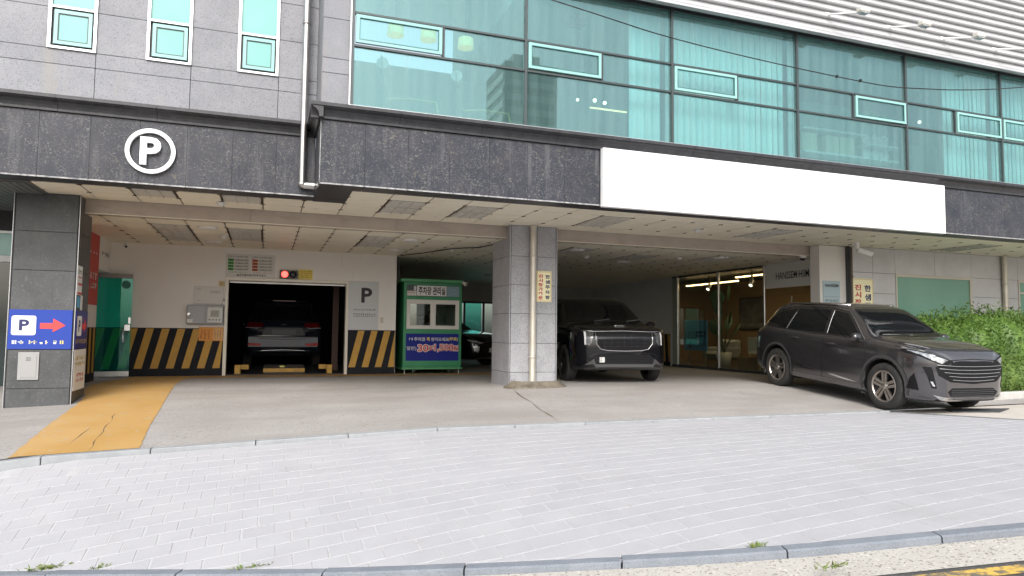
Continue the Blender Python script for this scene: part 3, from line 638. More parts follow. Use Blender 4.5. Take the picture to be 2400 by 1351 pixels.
# ---------------------------------------------------------------- cars
def curve(keys):
    xs = np.array([k[0] for k in keys], float); ys = np.array([k[1] for k in keys], float); h = np.diff(xs); d = np.diff(ys)/h; m = np.zeros(len(xs))
    for i in range(1, len(xs)-1):
        if d[i-1]*d[i] > 0: w1, w2 = 2*h[i]+h[i-1], h[i]+2*h[i-1]; m[i] = (w1+w2)/(w1/d[i-1]+w2/d[i])
    m[0], m[-1] = d[0], d[-1]
    def f(x):
        i = min(max(int(np.searchsorted(xs, x))-1, 0), len(h)-1); t = (x-xs[i])/h[i]; t = min(max(t, 0), 1)
        return (2*t**3-3*t*t+1)*ys[i]+(t**3-2*t*t+t)*h[i]*m[i]+(-2*t**3+3*t*t)*ys[i+1]+(t**3-t*t)*h[i]*m[i+1]
    return f
def car_section(S, x):
    zb, zs, zt, w, wt = S['zb'](x), S['zs'](x), S['zt'](x), S['w'](x), S['wt'](x); wt = min(wt, w*.93); h = zs-zb; zt = max(zt, zs+.012)
    cr = min(S.get('crown', .06), (zt-zs)*.7); ze = zt-cr
    P = [(0, zb), (.5*w, zb), (.78*w, zb+.004), (.93*w, zb+.022), (.975*w, zb+.08), (.99*w, zb+.22*h), (w*.992, zb+.36*h), (w, zb+.52*h), (w, zb+.64*h), (.995*w, zb+.78*h), (.982*w, zb+.90*h), (.965*w, zs-.018), (.945*w, zs)]
    a = (.935*w, zs+.006)
    for t in (0, .2, .4, .6, .8, 1): P.append((a[0]+(wt-a[0])*t+.018*math.sin(math.pi*t)*min(1, (ze-zs)/.3), a[1]+(ze-a[1])*t))
    P += [(wt*.965, ze+.45*cr), (wt*.88, ze+.72*cr), (wt*.65, ze+.9*cr), (wt*.33, ze+.98*cr), (0, zt)]
    return P
def car_body(S, xr_, xf_):
    t = np.linspace(0, 1, 64); xs = xr_+(xf_-xr_)*(.5-.5*np.cos(np.pi*t))*.55+(xf_-xr_)*t*.45
    rows = []
    for x in xs:
        P = car_section(S, x); rows.append([(x, y, z) for y, z in P]+[(x, -y, z) for y, z in P[-2:0:-1]])
    n = len(rows[0]); V = [p for r in rows for p in r]
    F = [(i*n+k, (i+1)*n+k, (i+1)*n+(k+1) % n, i*n+(k+1) % n) for i in range(len(rows)-1) for k in range(n)]
    h = n//2
    for base, rev in ((0, False), ((len(rows)-1)*n, True)):     # end caps as strips left-right
        for k in range(h):
            a, b_, c, d = base+k, base+k+1, base+(n-k-1) % n, base+(n-k) % n
            q = [a, b_, c, d]; q2 = []
            for v in q:
                if v not in q2: q2.append(v)
            if len(q2) >= 3: F.append(tuple(q2 if not rev else q2[::-1]))
    return V, F
class Car:
    fs = 1
    def __init__(s, name, label, S, xr_, xf_, axles, rt, paint, loc, heading, pitch=0, trk=.0, group=None):
        s.root = thing(name, label, 'car', loc, (0, 0, 0), group)
        f = Vector((-math.sin(heading)*math.cos(pitch), -math.cos(heading)*math.cos(pitch), -math.sin(pitch))); l = Vector((0, 0, 1)).cross(f).normalized(); u = f.cross(l)
        s.root.rotation_euler = Matrix(((f.x, l.x, u.x), (f.y, l.y, u.y), (f.z, l.z, u.z))).to_euler()
        V, F = car_body(S, xr_, xf_); s.paint = paint; s.S = S
        me = bpy.data.meshes.new('body'); me.from_pydata(V, [], F)
        bm = bmesh.new(); bm.from_mesh(me); bmesh.ops.remove_doubles(bm, verts=bm.verts, dist=1e-5); bmesh.ops.recalc_face_normals(bm, faces=bm.faces); bm.to_mesh(me); bm.free()
        s.bvh = BVHTree.FromPolygons([v.co.copy() for v in me.vertices], [tuple(p.vertices) for p in me.polygons])
        tmp = bpy.data.objects.new('tmp', me); COL.objects.link(tmp); cuts = []
        me.materials.append(paint); me.materials.append(BLK)
        for ax in axles:
            for sgn in (-1, 1):
                cb = B(); nn = 28; rr = rt*1.13; y0, y1 = sorted((sgn*(S['w'](ax)-.30), sgn*(S['w'](ax)+.2)))
                cb.prism([(ax+rr*math.cos(2*math.pi*k/nn), rt+.015+rr*math.sin(2*math.pi*k/nn)) for k in range(nn)], 'y', y0, y1)
                c = bpy.data.objects.new('cut', cb.mesh('cut', BLK, fixn=True)); COL.objects.link(c); cuts.append(c)
                md = tmp.modifiers.new('b', 'BOOLEAN'); md.object = c; md.operation = 'DIFFERENCE'; md.solver = 'EXACT'; md.material_mode = 'TRANSFER'
        bm2 = bpy.data.meshes.new_from_object(tmp.evaluated_get(bpy.context.evaluated_depsgraph_get()))
        for o in cuts+[tmp]: bpy.data.objects.remove(o)
        bm2.polygons.foreach_set('use_smooth', [True]*len(bm2.polygons)); bm2.set_sharp_from_angle(angle=R(38))
        bm2.name = 'body'
        o = bpy.data.objects.new('body', bm2); COL.objects.link(o); o.parent = s.root; s.body = o
        for ax in axles:
            for sgn in (-1, 1): s.wheel(ax, sgn*(S['w'](ax)-.015-trk), rt, sgn)
    def wheel(s, x, y, r, sgn):
        key = ('wheel', round(r, 3), sgn, s.rim.name)
        if key not in Car.cache:
            t = B().lathe([(r*.66, -.20*sgn), (r*.74, -.21*sgn), (r*.93, -.205*sgn), (r*.985, -.19*sgn), (r, -.16*sgn), (r, -.04*sgn), (r*.985, -.012*sgn), (r*.93, .0), (r*.78, .004*sgn), (r*.69, -.004*sgn), (r*.66, -.02*sgn)], (0, 0, 0), 'y', 36)
            k = B(); k.lathe([(r*.665, -.015*sgn), (r*.655, -.03*sgn), (r*.62, -.05*sgn), (r*.60, -.10*sgn), (.0, -.11*sgn)], (0, 0, 0), 'y', 36)
            sp = B(); sp.lathe([(r*.685, -.006*sgn), (r*.665, .002*sgn), (r*.63, -.006*sgn), (r*.615, -.03*sgn)], (0, 0, 0), 'y', 36); sp.lathe([(.0, -.014*sgn), (r*.13, -.016*sgn), (r*.16, -.04*sgn)], (0, 0, 0), 'y', 16)
            for q in range(5):
                a0 = 2*math.pi*q/5+.3; ca, sa = math.cos(a0), math.sin(a0)
                def pt(rad, off, dep): return (ca*rad-sa*off, dep*sgn, sa*rad+ca*off)
                for o1, o2 in ((-.075, -.012), (.012, .075)):
                    w1, w2 = (o1*r*1.6, o2*r*1.6), (o1*r*2.2, o2*r*2.2)
                    sp.add([pt(r*.10, w1[0], -.02), pt(r*.10, w1[1], -.02), pt(r*.64, w2[1], -.012), pt(r*.64, w2[0], -.012), pt(r*.10, w1[0], -.05), pt(r*.10, w1[1], -.05), pt(r*.64, w2[1], -.05), pt(r*.64, w2[0], -.05)],
                           [(0, 1, 2, 3), (4, 5, 1, 0), (1, 5, 6, 2), (2, 6, 7, 3), (3, 7, 4, 0)])
            Car.cache[key] = (t.mesh('tyre', RUB, fixn=True), k.mesh('rim_barrel', BLK, fixn=True), sp.mesh('rim', s.rim, fixn=True))
        t, k, sp = Car.cache[key]; o = inst('wheel', k, s.root, (x, y, r)); inst('tyre', t, o, (0, 0, 0)); inst('rim', sp, o, (0, 0, 0))
    def patch(s, name, poly, view, mat, off=.003, thick=.0, res=.09, parent=None, side=-1, label=None):
        # polygon drawn on an elevation and laid on the body; view: 'side' (x,z), 'front'/'rear' (y,z), 'top' (x,y)
        if view == 'front': poly = [(p[0]*s.fs, p[1]) for p in poly]
        bm = bmesh.new(); vs_ = [bm.verts.new((p[0], p[1], 0)) for p in poly]; bm.faces.new(vs_)
        a = np.array(poly); lo, hi = a.min(0), a.max(0)
        for ax in (0, 1):
            nrm = (1, 0, 0) if ax == 0 else (0, 1, 0); k = max(1, int((hi[ax]-lo[ax])/res))
            for q in range(1, k):
                co = [0, 0, 0]; co[ax] = lo[ax]+(hi[ax]-lo[ax])*q/k
                bmesh.ops.bisect_plane(bm, geom=bm.verts[:]+bm.edges[:]+bm.faces[:], plane_co=co, plane_no=nrm)
        bmesh.ops.triangulate(bm, faces=bm.faces[:])
        D = {'side': Vector((0, -side, 0)), 'front': Vector((-1, 0, 0)), 'rear': Vector((1, 0, 0)), 'top': Vector((0, 0, -1))}[view]; keep = []
        for v in bm.verts:
            p, q = v.co.x, v.co.y
            o = {'side': Vector((p, 4*side, q)), 'front': Vector((5, p, q)), 'rear': Vector((-5, p, q)), 'top': Vector((p, q, 4))}[view]
            h, nn, _, _ = s.bvh.ray_cast(o, D)
            if h is None: h, nn, _, _ = s.bvh.find_nearest(o+D*(4 if view != 'top' else 3))
            if nn.dot(D) > 0: nn = -nn
            v.co = h+nn*off
        if thick:
            r_ = bmesh.ops.extrude_face_region(bm, geom=bm.faces[:]); 
            for v in [g for g in r_['geom'] if isinstance(g, bmesh.types.BMVert)]: v.co -= D*thick
        bmesh.ops.recalc_face_normals(bm, faces=bm.faces)
        avg = sum((f.normal for f in bm.faces), Vector())
        if avg.dot(D) > 0: bmesh.ops.reverse_faces(bm, faces=bm.faces[:])
        me = bpy.data.meshes.new(name); bm.to_mesh(me); bm.free(); me.polygons.foreach_set('use_smooth', [True]*len(me.polygons)); me.set_sharp_from_angle(angle=R(35)); me.materials.append(mat)
        o = bpy.data.objects.new(name, me); COL.objects.link(o); o.parent = parent or s.root
        if label: o['label'] = label
        return o
    def both(s, name, poly, mat, **k): return [s.patch(name, poly, 'side', mat, side=q, **k) for q in (-1, 1)]
    def mir(s, name, poly, view, mat, **k):
        m = [(p[0], -p[1]) for p in poly] if view == 'top' else [(-p[0], p[1]) for p in poly]
        return [s.patch(name, q, view, mat, **k) for q in (poly, m)]
    def on(s, view, p, q, off=.0, side=-1):
        if view == 'front': p = p*s.fs
        o = {'side': Vector((p, 4*side, q)), 'front': Vector((5, p, q)), 'rear': Vector((-5, p, q)), 'top': Vector((p, q, 4))}[view]
        D = {'side': Vector((0, -side, 0)), 'front': Vector((-1, 0, 0)), 'rear': Vector((1, 0, 0)), 'top': Vector((0, 0, -1))}[view]
        h, nn, _, _ = s.bvh.ray_cast(o, D)
        if h is None: h, nn, _, _ = s.bvh.find_nearest(o+D*4)
        return h-D*off
    def line(s, name, pts, view, mat, r=.006, off=.002, side=-1, parent=None):
        P = []
        for (a, b_), (c, d) in zip(pts, pts[1:]):
            for t in np.linspace(0, 1, 7)[:-1]: P.append(s.on(view, a+(c-a)*t, b_+(d-b_)*t, off, side))
        P.append(s.on(view, *pts[-1], off, side)); return B().tube(P, r, 6).build(name, mat, parent or s.root)
    def door(s, poly, hx, hz, side):
        c = np.array(poly).mean(0); big = [tuple(c+(np.array(p)-c)*1.012) for p in poly]
        s.patch('door_gap', big, 'side', BLK, off=.0025, side=side, res=.12)
        d = s.patch('door', poly, 'side', s.paint, off=.0045, thick=.0, side=side, res=.07)
        p = s.on('side', hx, hz, .0, side)
        B().ball((p.x, p.y, p.z), (.09, .018, .022), 10, 6).build('handle_cup', BLK, d)
        B().tube([(p.x-.10, p.y+side*.012, p.z+.004), (p.x-.06, p.y+side*.034, p.z+.006), (p.x+.06, p.y+side*.034, p.z+.004), (p.x+.10, p.y+side*.012, p.z)], .013, 8).build('handle', s.paint, d)
        return d
    def mirror(s, x, y, z, mat):
        for q in (-1, 1):
            b = B(); b.grid(lambda u, v: (x+.09*math.sin(math.pi*v)*math.cos(2*math.pi*u)*.8+.02, q*(y+.10*math.copysign(abs(math.cos(math.pi*v))**.7, -math.cos(math.pi*v))), z+.07*math.sin(math.pi*v)*math.sin(2*math.pi*u)), 14, 10)
            b.tube([(x+.02, q*(y-.14), z-.07), (x+.01, q*(y-.03), z-.03)], .025, 6); b.build('mirror', mat, s.root)
Car.cache = {}

# grey SUV on the apron
PGREY = M('car_paint_grey', (.125, .12, .128), .15, .8, coat=1)
S1 = dict(zb=curve([(-2.2, .50), (-2.05, .30), (-1.7, .25), (1.6, .22), (1.95, .22), (2.17, .27)]),
          zs=curve([(-2.2, .82), (-2.1, 1.02), (-1.6, 1.10), (-.5, 1.075), (.5, 1.045), (1.0, 1.035), (1.5, 1.01), (1.85, .965), (2.03, .925), (2.12, .88), (2.17, .79)]),
          zt=curve([(-2.2, .88), (-2.12, 1.08), (-2.0, 1.24), (-1.8, 1.48), (-1.6, 1.565), (-1.1, 1.625), (-.4, 1.645), (0, 1.63), (.3, 1.565), (.7, 1.345), (1.02, 1.15), (1.12, 1.125), (1.5, 1.09), (1.85, 1.035), (2.03, .99), (2.12, .94), (2.17, .85)]),
          w=curve([(-2.2, .70), (-2.1, .83), (-1.8, .89), (-1.2, .905), (1.0, .905), (1.55, .895), (1.85, .85), (2.03, .76), (2.12, .64), (2.17, .50)]),
          wt=curve([(-2.2, .5), (-1.9, .57), (-1.4, .60), (0, .625), (.35, .62), (1.05, .76), (1.5, .76), (2.0, .66), (2.17, .42)]), crown=.05)
Car.rim = M('alloy_rim_bronze', (.44, .40, .37), .3, .9)
hd = R(4.0); fx, fy = -math.sin(hd), -math.cos(hd); lx, ly = math.cos(hd), -math.sin(hd)
cx_, cy_ = 9.1-1.31*fx+.90*lx, 8.23-1.31*fy+.90*ly
cx_, cy_ = 9.1-1.31*.97*fx+.89*.92*lx, 8.23-1.31*.97*fy+.89*.92*ly
c1 = Car('parked_car', 'dark grey suv with bronze wheels parked nose out beside the hedge', S1, -2.2, 2.17, (1.31, -1.365), .362, PGREY, (cx_, cy_, -.105), hd, math.atan(.17/2.68))
c1.root.scale = (.97, .92, 1)
ROOFB = M('black_roof', (.012, .012, .013), .12, coat=1)
c1.patch('roof_panel', [(.28, -.60), (.28, .60), (-1.7, .55), (-1.7, -.55)], 'top', ROOFB, off=.003)
c1.patch('windshield', [(.33, -.575), (.33, .575), (.60, .64), (1.0, .735), (1.06, .60), (1.10, .3), (1.115, 0), (1.10, -.3), (1.06, -.60), (1.0, -.735), (.60, -.64)], 'top', CARG, off=.004, res=.07)
c1.both('side_glass_surround', [(.88, 1.05), (.30, 1.50), (-.1, 1.56), (-1.1, 1.56), (-1.55, 1.49), (-2.03, 1.21), (-1.9, 1.15), (-1.2, 1.11)], ROOFB, off=.0025)
for nm, q in (('door_window', [(.74, 1.08), (.28, 1.455), (-.02, 1.50), (-.02, 1.10)]), ('door_window', [(-.12, 1.105), (-.12, 1.51), (-.98, 1.50), (-1.10, 1.125)]), ('quarter_window', [(-1.18, 1.135), (-1.05, 1.49), (-1.45, 1.44), (-1.85, 1.23)])): c1.both(nm, q, CARG, off=.005)
for q in (-1, 1):
    c1.line('window_trim', [(.86, 1.055), (.29, 1.503), (-.1, 1.563), (-1.0, 1.565), (-1.55, 1.495)], 'side', CHROME, .007, .004, q)
    c1.line('pillar_trim', [(-.03, 1.105), (-.03, 1.495)], 'side', CHROME, .006, .006, q); c1.line('pillar_trim', [(-1.14, 1.13), (-1.02, 1.43)], 'side', CHROME, .006, .006, q)
    c1.door([(.86, 1.02), (.93, .82), (.95, .45), (.88, .345), (-.07, .345), (-.075, 1.06)], .14, .935, q)
    c1.door([(-.095, 1.06), (-.09, .345), (-.85, .345), (-.97, .52), (-1.03, .82), (-1.06, 1.085)], -.80, .975, q)
    c1.line('roof_rail', [(.12, 1.605), (-.3, 1.61), (-1.2, 1.60), (-1.5, 1.57)], 'side', CHROME, .016, .02, q)
    c1.patch('sill_cladding', [(.86, .35), (.86, .235), (-.92, .25), (-.92, .35)], 'side', BLK, off=.006, side=q)
    c1.patch('door_moulding', [(.80, .352), (.55, .385), (-.3, .475), (-.9, .525), (-.9, .51), (-.3, .445), (.5, .362)], 'side', CHROME, off=.010, side=q)
    for ax in (1.31, -1.365):
        ring = [(ax+.43*math.cos(t), .375+.43*math.sin(t)) for t in np.linspace(R(-12), R(192), 22)]+[(ax+.475*math.cos(t), .375+.475*math.sin(t)) for t in np.linspace(R(192), R(-12), 22)]
        c1.patch('arch_cladding', ring, 'side', M('arch_plastic', (.05, .05, .052), .5), off=.008, side=q, res=.06)
for q in (-1, 1): c1.line('bonnet_gap', [(1.02, .76*q), (1.5, .765*q), (1.85, .70*q), (2.0, .60*q)], 'top', BLK, .006, .001)
c1.line('bonnet_gap', [(2.02, -.6), (2.06, -.3), (2.065, 0), (2.06, .3), (2.02, .6)], 'top', BLK, .005, .001)
c1.mirror(.78, .98, 1.09, ROOFB)
GRIL = M('grille_black', (.008, .008, .009), .55, spec=.2)
gr = c1.patch('grille', [(-.68, .74), (-.50, .85), (0, .87), (.50, .85), (.68, .74), (.64, .62), (.46, .53), (0, .50), (-.46, .53), (-.64, .62)], 'front', GRIL, off=.004, res=.06)
for k in range(6):
    z = .545+.053*k; ww = .38+.28*min(1, (k+.6)/4.0)
    c1.line('grille_bar', [(-ww, z+.02), (-ww*.5, z+.004), (0, z), (ww*.5, z+.004), (ww, z+.02)], 'front', CHROME, .0045, .008, parent=gr)
B().box(-.05, .05, -.006, .006, -.06, .06).build('emblem', CHROME, gr); bpy.data.objects[gr.children[-1].name].location = c1.on('front', 0, .71, .01); gr.children[-1].rotation_euler = (0, 0, R(90))
for hh in c1.mir('headlight', [(.50, .845), (.60, .795), (.72, .85), (.80, .91), (.85, .965), (.80, .95), (.66, .895)], 'front', M('lamp_clear', (.52, .54, .56), .1, .3, spec=.8, col2=(.13, .135, .145), nscale=22), off=.008, res=.05): pass
c1.mir('headlight_housing', [(.47, .855), (.60, .775), (.74, .835), (.86, .92), (.90, .995), (.80, .965), (.64, .91)], 'front', GRIL, off=.005, res=.05)
c1.mir('drl_blade', [(.705, .53), (.73, .53), (.70, .46), (.675, .46)], 'front', LENS, off=.008, res=.06)
c1.mir('drl_blade_surround', [(.72, .74), (.80, .74), (.715, .43), (.655, .43)], 'front', GRIL, off=.005, res=.06)
c1.both('fog_recess', [(1.74, .395), (1.93, .385), (1.90, .50), (1.865, .63), (1.80, .56)], GRIL, off=.008, res=.035)
lg = c1.patch('lower_grille', [(-.50, .385), (-.42, .44), (.42, .44), (.50, .385), (.44, .315), (-.44, .315)], 'front', GRIL, off=.005, res=.06)
for k in range(4): c1.line('grille_bar', [(-.44, .33+.028*k), (0, .325+.028*k), (.44, .33+.028*k)], 'front', MATS['arch_plastic'], .005, .006, parent=lg)
c1.patch('skid_plate', [(-.70, .34), (-.52, .305), (0, .285), (.52, .305), (.70, .34), (.60, .275), (.44, .25), (0, .245), (-.44, .25), (-.60, .275)], 'front', CHROME, off=.012, res=.05)
c1.patch('chin', [(-.80, .30), (-.62, .262), (0, .236), (.62, .262), (.80, .30), (.8, .225), (-.8, .225)], 'front', BLK, off=.008, res=.06)
c1.mir('wiper', [(1.05, .08), (1.065, .08), (.99, .60), (.978, .60)], 'top', BLK, off=.012)
c1.patch('dashboard_sheen', [(1.0, -.62), (1.02, -.62), (1.06, 0), (1.04, 0)], 'top', M('sheen_grey', (.2, .2, .21), .4), off=.0065)  # grey strip painted on the windshield as a dashboard sheen

# black MPV in the right bay
PBLK = M('car_paint_black', (.005, .005, .007), .2, 0, spec=.15, coat=.8)
S2 = dict(zb=curve([(-2.5, .5), (-2.3, .28), (1.8, .24), (2.3, .24), (2.5, .30)]),
          zs=curve([(-2.5, .85), (-2.4, 1.05), (-1.5, 1.12), (.8, 1.09), (1.5, 1.08), (2.1, 1.04), (2.35, .99), (2.5, .84)]),
          zt=curve([(-2.5, .9), (-2.42, 1.2), (-2.25, 1.60), (-2.0, 1.70), (-1, 1.76), (.1, 1.745), (.5, 1.67), (1.3, 1.22), (1.42, 1.175), (2.0, 1.12), (2.35, 1.05), (2.44, 1.0), (2.5, .88)]),
          w=curve([(-2.5, .85), (-2.3, .96), (-1.5, .985), (1.5, .985), (2.05, .965), (2.25, .91), (2.4, .82), (2.5, .68)]),
          wt=curve([(-2.5, .6), (-2.2, .68), (0, .72), (.5, .71), (1.35, .85), (2.1, .84), (2.5, .70)]), crown=.06)
Car.rim = M('dark_rim', (.05, .05, .055), .3, .7)
c2h = R(9); c2 = Car('parked_car', 'black people carrier with chrome framed grille facing out under the canopy', S2, -2.5, 2.5, (1.62, -1.47), .365, PBLK, (6.85, 14.12, 0), c2h)
c2.fs = .86
c2.patch('windshield', [(.42, -.65), (.42, .65), (.9, .74), (1.32, .82), (1.38, .6), (1.41, 0), (1.38, -.6), (1.32, -.82), (.9, -.74)], 'top', CARG, off=.004)
c2.both('side_window', [(1.05, 1.12), (.5, 1.58), (-.2, 1.64), (-.25, 1.12)], CARG, off=.004); c2.both('side_window', [(-.35, 1.12), (-.3, 1.64), (-1.9, 1.60), (-2.2, 1.2)], CARG, off=.004)
g2 = c2.patch('grille', [(-.62, .965), (0, .985), (.62, .965), (.62, .74), (.52, .66), (.3, .635), (-.3, .635), (-.52, .66), (-.62, .74)], 'front', GRIL, off=.004, res=.07)
for k in range(4): z = .70+.066*k; ww = .50+.025*k; c2.line('grille_bar', [(-ww, z), (0, z+.006), (ww, z)], 'front', M('dark_chrome', (.07, .07, .08), .25, 1), .006, .008, parent=g2)
for k in range(-3, 4): c2.line('grille_post', [(k*.155, .66), (k*.155, .965)], 'front', MATS['dark_chrome'], .006, .007, parent=g2)
c2.line('grille_frame', [(-.66, .96), (-.655, .76), (-.56, .655), (-.4, .625), (0, .615), (.4, .625), (.56, .655), (.655, .76), (.66, .96)], 'front', CHROME, .008, .006)
c2.line('bonnet_trim', [(-.93, 1.0), (-.66, .985), (0, 1.0), (.66, .985), (.93, 1.0)], 'front', CHROME, .007, .008)
c2.mir('headlight', [(.70, .965), (.80, .97), (.88, .965), (.87, .74), (.80, .72), (.76, .76)], 'front', M('lamp_smoked', (.16, .165, .17), .12, .3, spec=.7, col2=(.04, .04, .045), nscale=25), off=.008, res=.05)
c2.mir('headlight_blade', [(.86, .975), (.90, .975), (.895, .73), (.865, .73)], 'front', WHT, off=.010, res=.06)
lg = c2.patch('lower_grille', [(-.60, .55), (.60, .55), (.70, .46), (.66, .37), (-.66, .37), (-.70, .46)], 'front', GRIL, off=.004, res=.08)
for k in range(4): c2.line('grille_bar', [(-.62, .40+.04*k), (.62, .40+.04*k)], 'front', MATS['dark_chrome'], .004, .006, parent=lg)
c2.line('bumper_crease', [(-.9, .46), (-.64, .575), (0, .595), (.64, .575), (.9, .46)], 'front', MATS['dark_chrome'], .006, .004)
c2.patch('skid_plate', [(-.72, .37), (.72, .37), (.66, .31), (-.66, .31)], 'front', M('skid_grey', (.10, .10, .10), .35, .6), off=.008, res=.1)
c2.mir('bumper_corner', [(.70, .47), (.66, .375), (.90, .35)], 'front', MATS['skid_grey'], off=.008)
pl = c2.patch('plate_sticker', [(-.58, .50), (-.46, .50), (-.46, .40), (-.58, .40)], 'front', OFFW, off=.012); marks(NAVY2, pl, -.575, -.465, .405, .495, 2.56, 2, 4, seed=3, face='x')
em = part('emblem', c2.root); p_ = c2.on('top', 2.24, 0, .012)
for k, q in enumerate(([(-.11, -.03), (-.10, .03), (-.06, .0), (-.035, .03), (-.03, -.03)], [(-.03, -.03), (.03, .03), (.035, -.03)], [(.035, -.03), (.075, .03), (.11, -.03)])):
    B().tube([(p_.x-.02+b_*.7, p_.y+a, p_.z-.006*0+b_*-.12+.006) for a, b_ in [(-u, v) for u, v in q]][::-1], .0075, 6).build('emblem_stroke', CHROME, em)
c2.mirror(1.1, 1.08, 1.14, PBLK)
for q in (-1, 1): c2.line('roof_rail', [(.1, 1.69), (-.8, 1.70), (-1.8, 1.67)], 'side', PBLK, .02, .02, q)
for k in (-1, 1): B().tube([(1.36, .1+k*.35, 1.20), (1.30, .45+k*.35, 1.245)], .01, 5).build('wiper', M('wiper_grey', (.12, .12, .12), .4), c2.root)

# black saloon in the deep hall behind the booth
S3 = dict(zb=curve([(-2.45, .45), (-2.2, .25), (2.2, .2), (2.45, .28)]), zs=curve([(-2.45, .8), (-2.3, .95), (0, .97), (1.2, .93), (2.1, .84), (2.45, .62)]),
          zt=curve([(-2.45, .85), (-2.35, 1.0), (-1.7, 1.08), (-1.0, 1.38), (-.2, 1.46), (.2, 1.42), (1.05, 1.02), (1.2, .985), (2.0, .89), (2.3, .80), (2.45, .68)]),
          w=curve([(-2.45, .75), (-2.1, .9), (0, .93), (1.6, .92), (2.1, .86), (2.32, .74), (2.45, .58)]), wt=curve([(-2.45, .5), (-1, .6), (0, .64), (.3, .64), (1.1, .78), (2.0, .74), (2.45, .45)]), crown=.05)
c3 = Car('parked_car', 'black saloon with white number plate behind the green booth', S3, -2.45, 2.45, (1.45, -1.43), .345, PBLK, (4.62, 19.95, 0), R(-32))
c3.patch('windshield', [(.22, -.58), (.22, .58), (.7, .68), (1.0, .74), (1.12, 0), (1.0, -.74), (.7, -.68)], 'top', CARG, off=.004)
c3.both('side_window', [(.85, .98), (.15, 1.33), (-.5, 1.38), (-1.2, 1.22), (-1.4, 1.02)], CARG, off=.004)
c3.patch('grille', [(-.6, .62), (.6, .62), (.5, .42), (-.5, .42)], 'front', GRIL, off=.004)
c3.mir('headlight', [(.42, .66), (.55, .68), (.84, .76), (.80, .70), (.60, .63)], 'front', LENS, off=.008, res=.05); c3.mir('fog_lamp', [(.60, .56), (.74, .58), (.72, .44), (.64, .40)], 'front', LENS, off=.008, res=.05)
np_ = c3.patch('number_plate', [(-.26, .52), (.26, .52), (.26, .41), (-.26, .41)], 'front', WHTS, off=.02, thick=.006)
text('68우 7', NAVY2, np_, .42, .08, (2.52, 0, .465), (R(90), 0, R(90)), .02, .004); c3.patch('emblem', [(-.05, .72), (.05, .72), (.05, .69), (-.05, .69)], 'front', CHROME, off=.008)
c3.mirror(.75, .98, .98, PBLK)

# dark blue SUV inside the car lift, seen from behind
PNAV = M('car_paint_navy', (.014, .018, .03), .2, .2, coat=1)
S4 = dict(zb=curve([(-2.35, .42), (-2.2, .32), (-1.8, .27), (2.0, .24), (2.35, .32)]), zs=curve([(-2.35, .92), (-2.28, 1.04), (-1.5, 1.10), (1.0, 1.05), (2.0, .95), (2.35, .7)]),
          zt=curve([(-2.35, .98), (-2.3, 1.10), (-2.12, 1.50), (-1.98, 1.645), (-1.2, 1.69), (0, 1.69), (.4, 1.62), (1.2, 1.15), (1.3, 1.12), (2.1, 1.02), (2.35, .76)]),
          w=curve([(-2.35, .80), (-2.25, .90), (-1.8, .935), (1.5, .935), (2.1, .87), (2.35, .6)]), wt=curve([(-2.35, .66), (-2.1, .66), (-1, .66), (.4, .66), (1.25, .8), (2.35, .5)]), crown=.05)
Car.rim = MATS['dark_rim']
c4 = Car('parked_car', 'dark blue suv seen from behind inside the car lift', S4, -2.35, 2.35, (1.38, -1.38), .36, PNAV, (.43, 19.9, .02), R(180))
c4.patch('rear_window', [(-.60, 1.50), (.60, 1.50), (.70, 1.16), (-.70, 1.16)], 'rear', CARG, off=.004)
B().prism([(-2.16, 1.655), (-1.85, 1.685), (-1.85, 1.66), (-2.14, 1.625)], 'y', -.60, .60).build('spoiler', PNAV, c4.root, bevel=.006, fixn=True)
B().box(-2.172, -2.158, -.26, .26, 1.63, 1.65).build('brake_light', TAIL, c4.root)
c4.mir('tail_light', [(.46, 1.06), (.52, 1.10), (.86, 1.11), (.86, .985), (.62, .97), (.50, .99)], 'rear', TAIL, off=.01, res=.06)
c4.mir('tail_light_strip', [(.50, .992), (.62, .974), (.86, .986), (.86, .972), (.60, .957)], 'rear', LENS, off=.013, res=.06)
c4.patch('plate_recess', [(-.42, .98), (.42, .98), (.50, .80), (-.50, .80)], 'rear', MATS['arch_plastic'], off=.004, res=.1); c4.patch('number_plate', [(-.27, .935), (.27, .935), (.27, .83), (-.27, .83)], 'rear', M('plate_dark', (.10, .10, .11), .5), off=.008)
c4.patch('emblem', [(-.07, 1.075), (.07, 1.075), (.055, 1.035), (-.055, 1.035)], 'rear', CHROME, off=.006)
c4.line('tailgate_crease', [(-.8, .77), (0, .755), (.8, .77)], 'rear', BLK, .008, .002); c4.line('tailgate_gap', [(-.62, 1.0), (-.56, .72), (0, .70), (.56, .72), (.62, 1.0)], 'rear', BLK, .006, .002)
c4.mir('reflector', [(.50, .60), (.80, .615), (.80, .555), (.53, .54)], 'rear', REFL, off=.012)
c4.patch('bumper_cladding', [(-.9, .52), (.9, .52), (.85, .34), (-.85, .34)], 'rear', BLK, off=.006, res=.12); c4.line('skid_trim', [(-.62, .36), (-.5, .43), (0, .45), (.5, .43), (.62, .36)], 'rear', CHROME, .012, .014)
c4.mirror(1.0, 1.0, 1.08, PNAV)

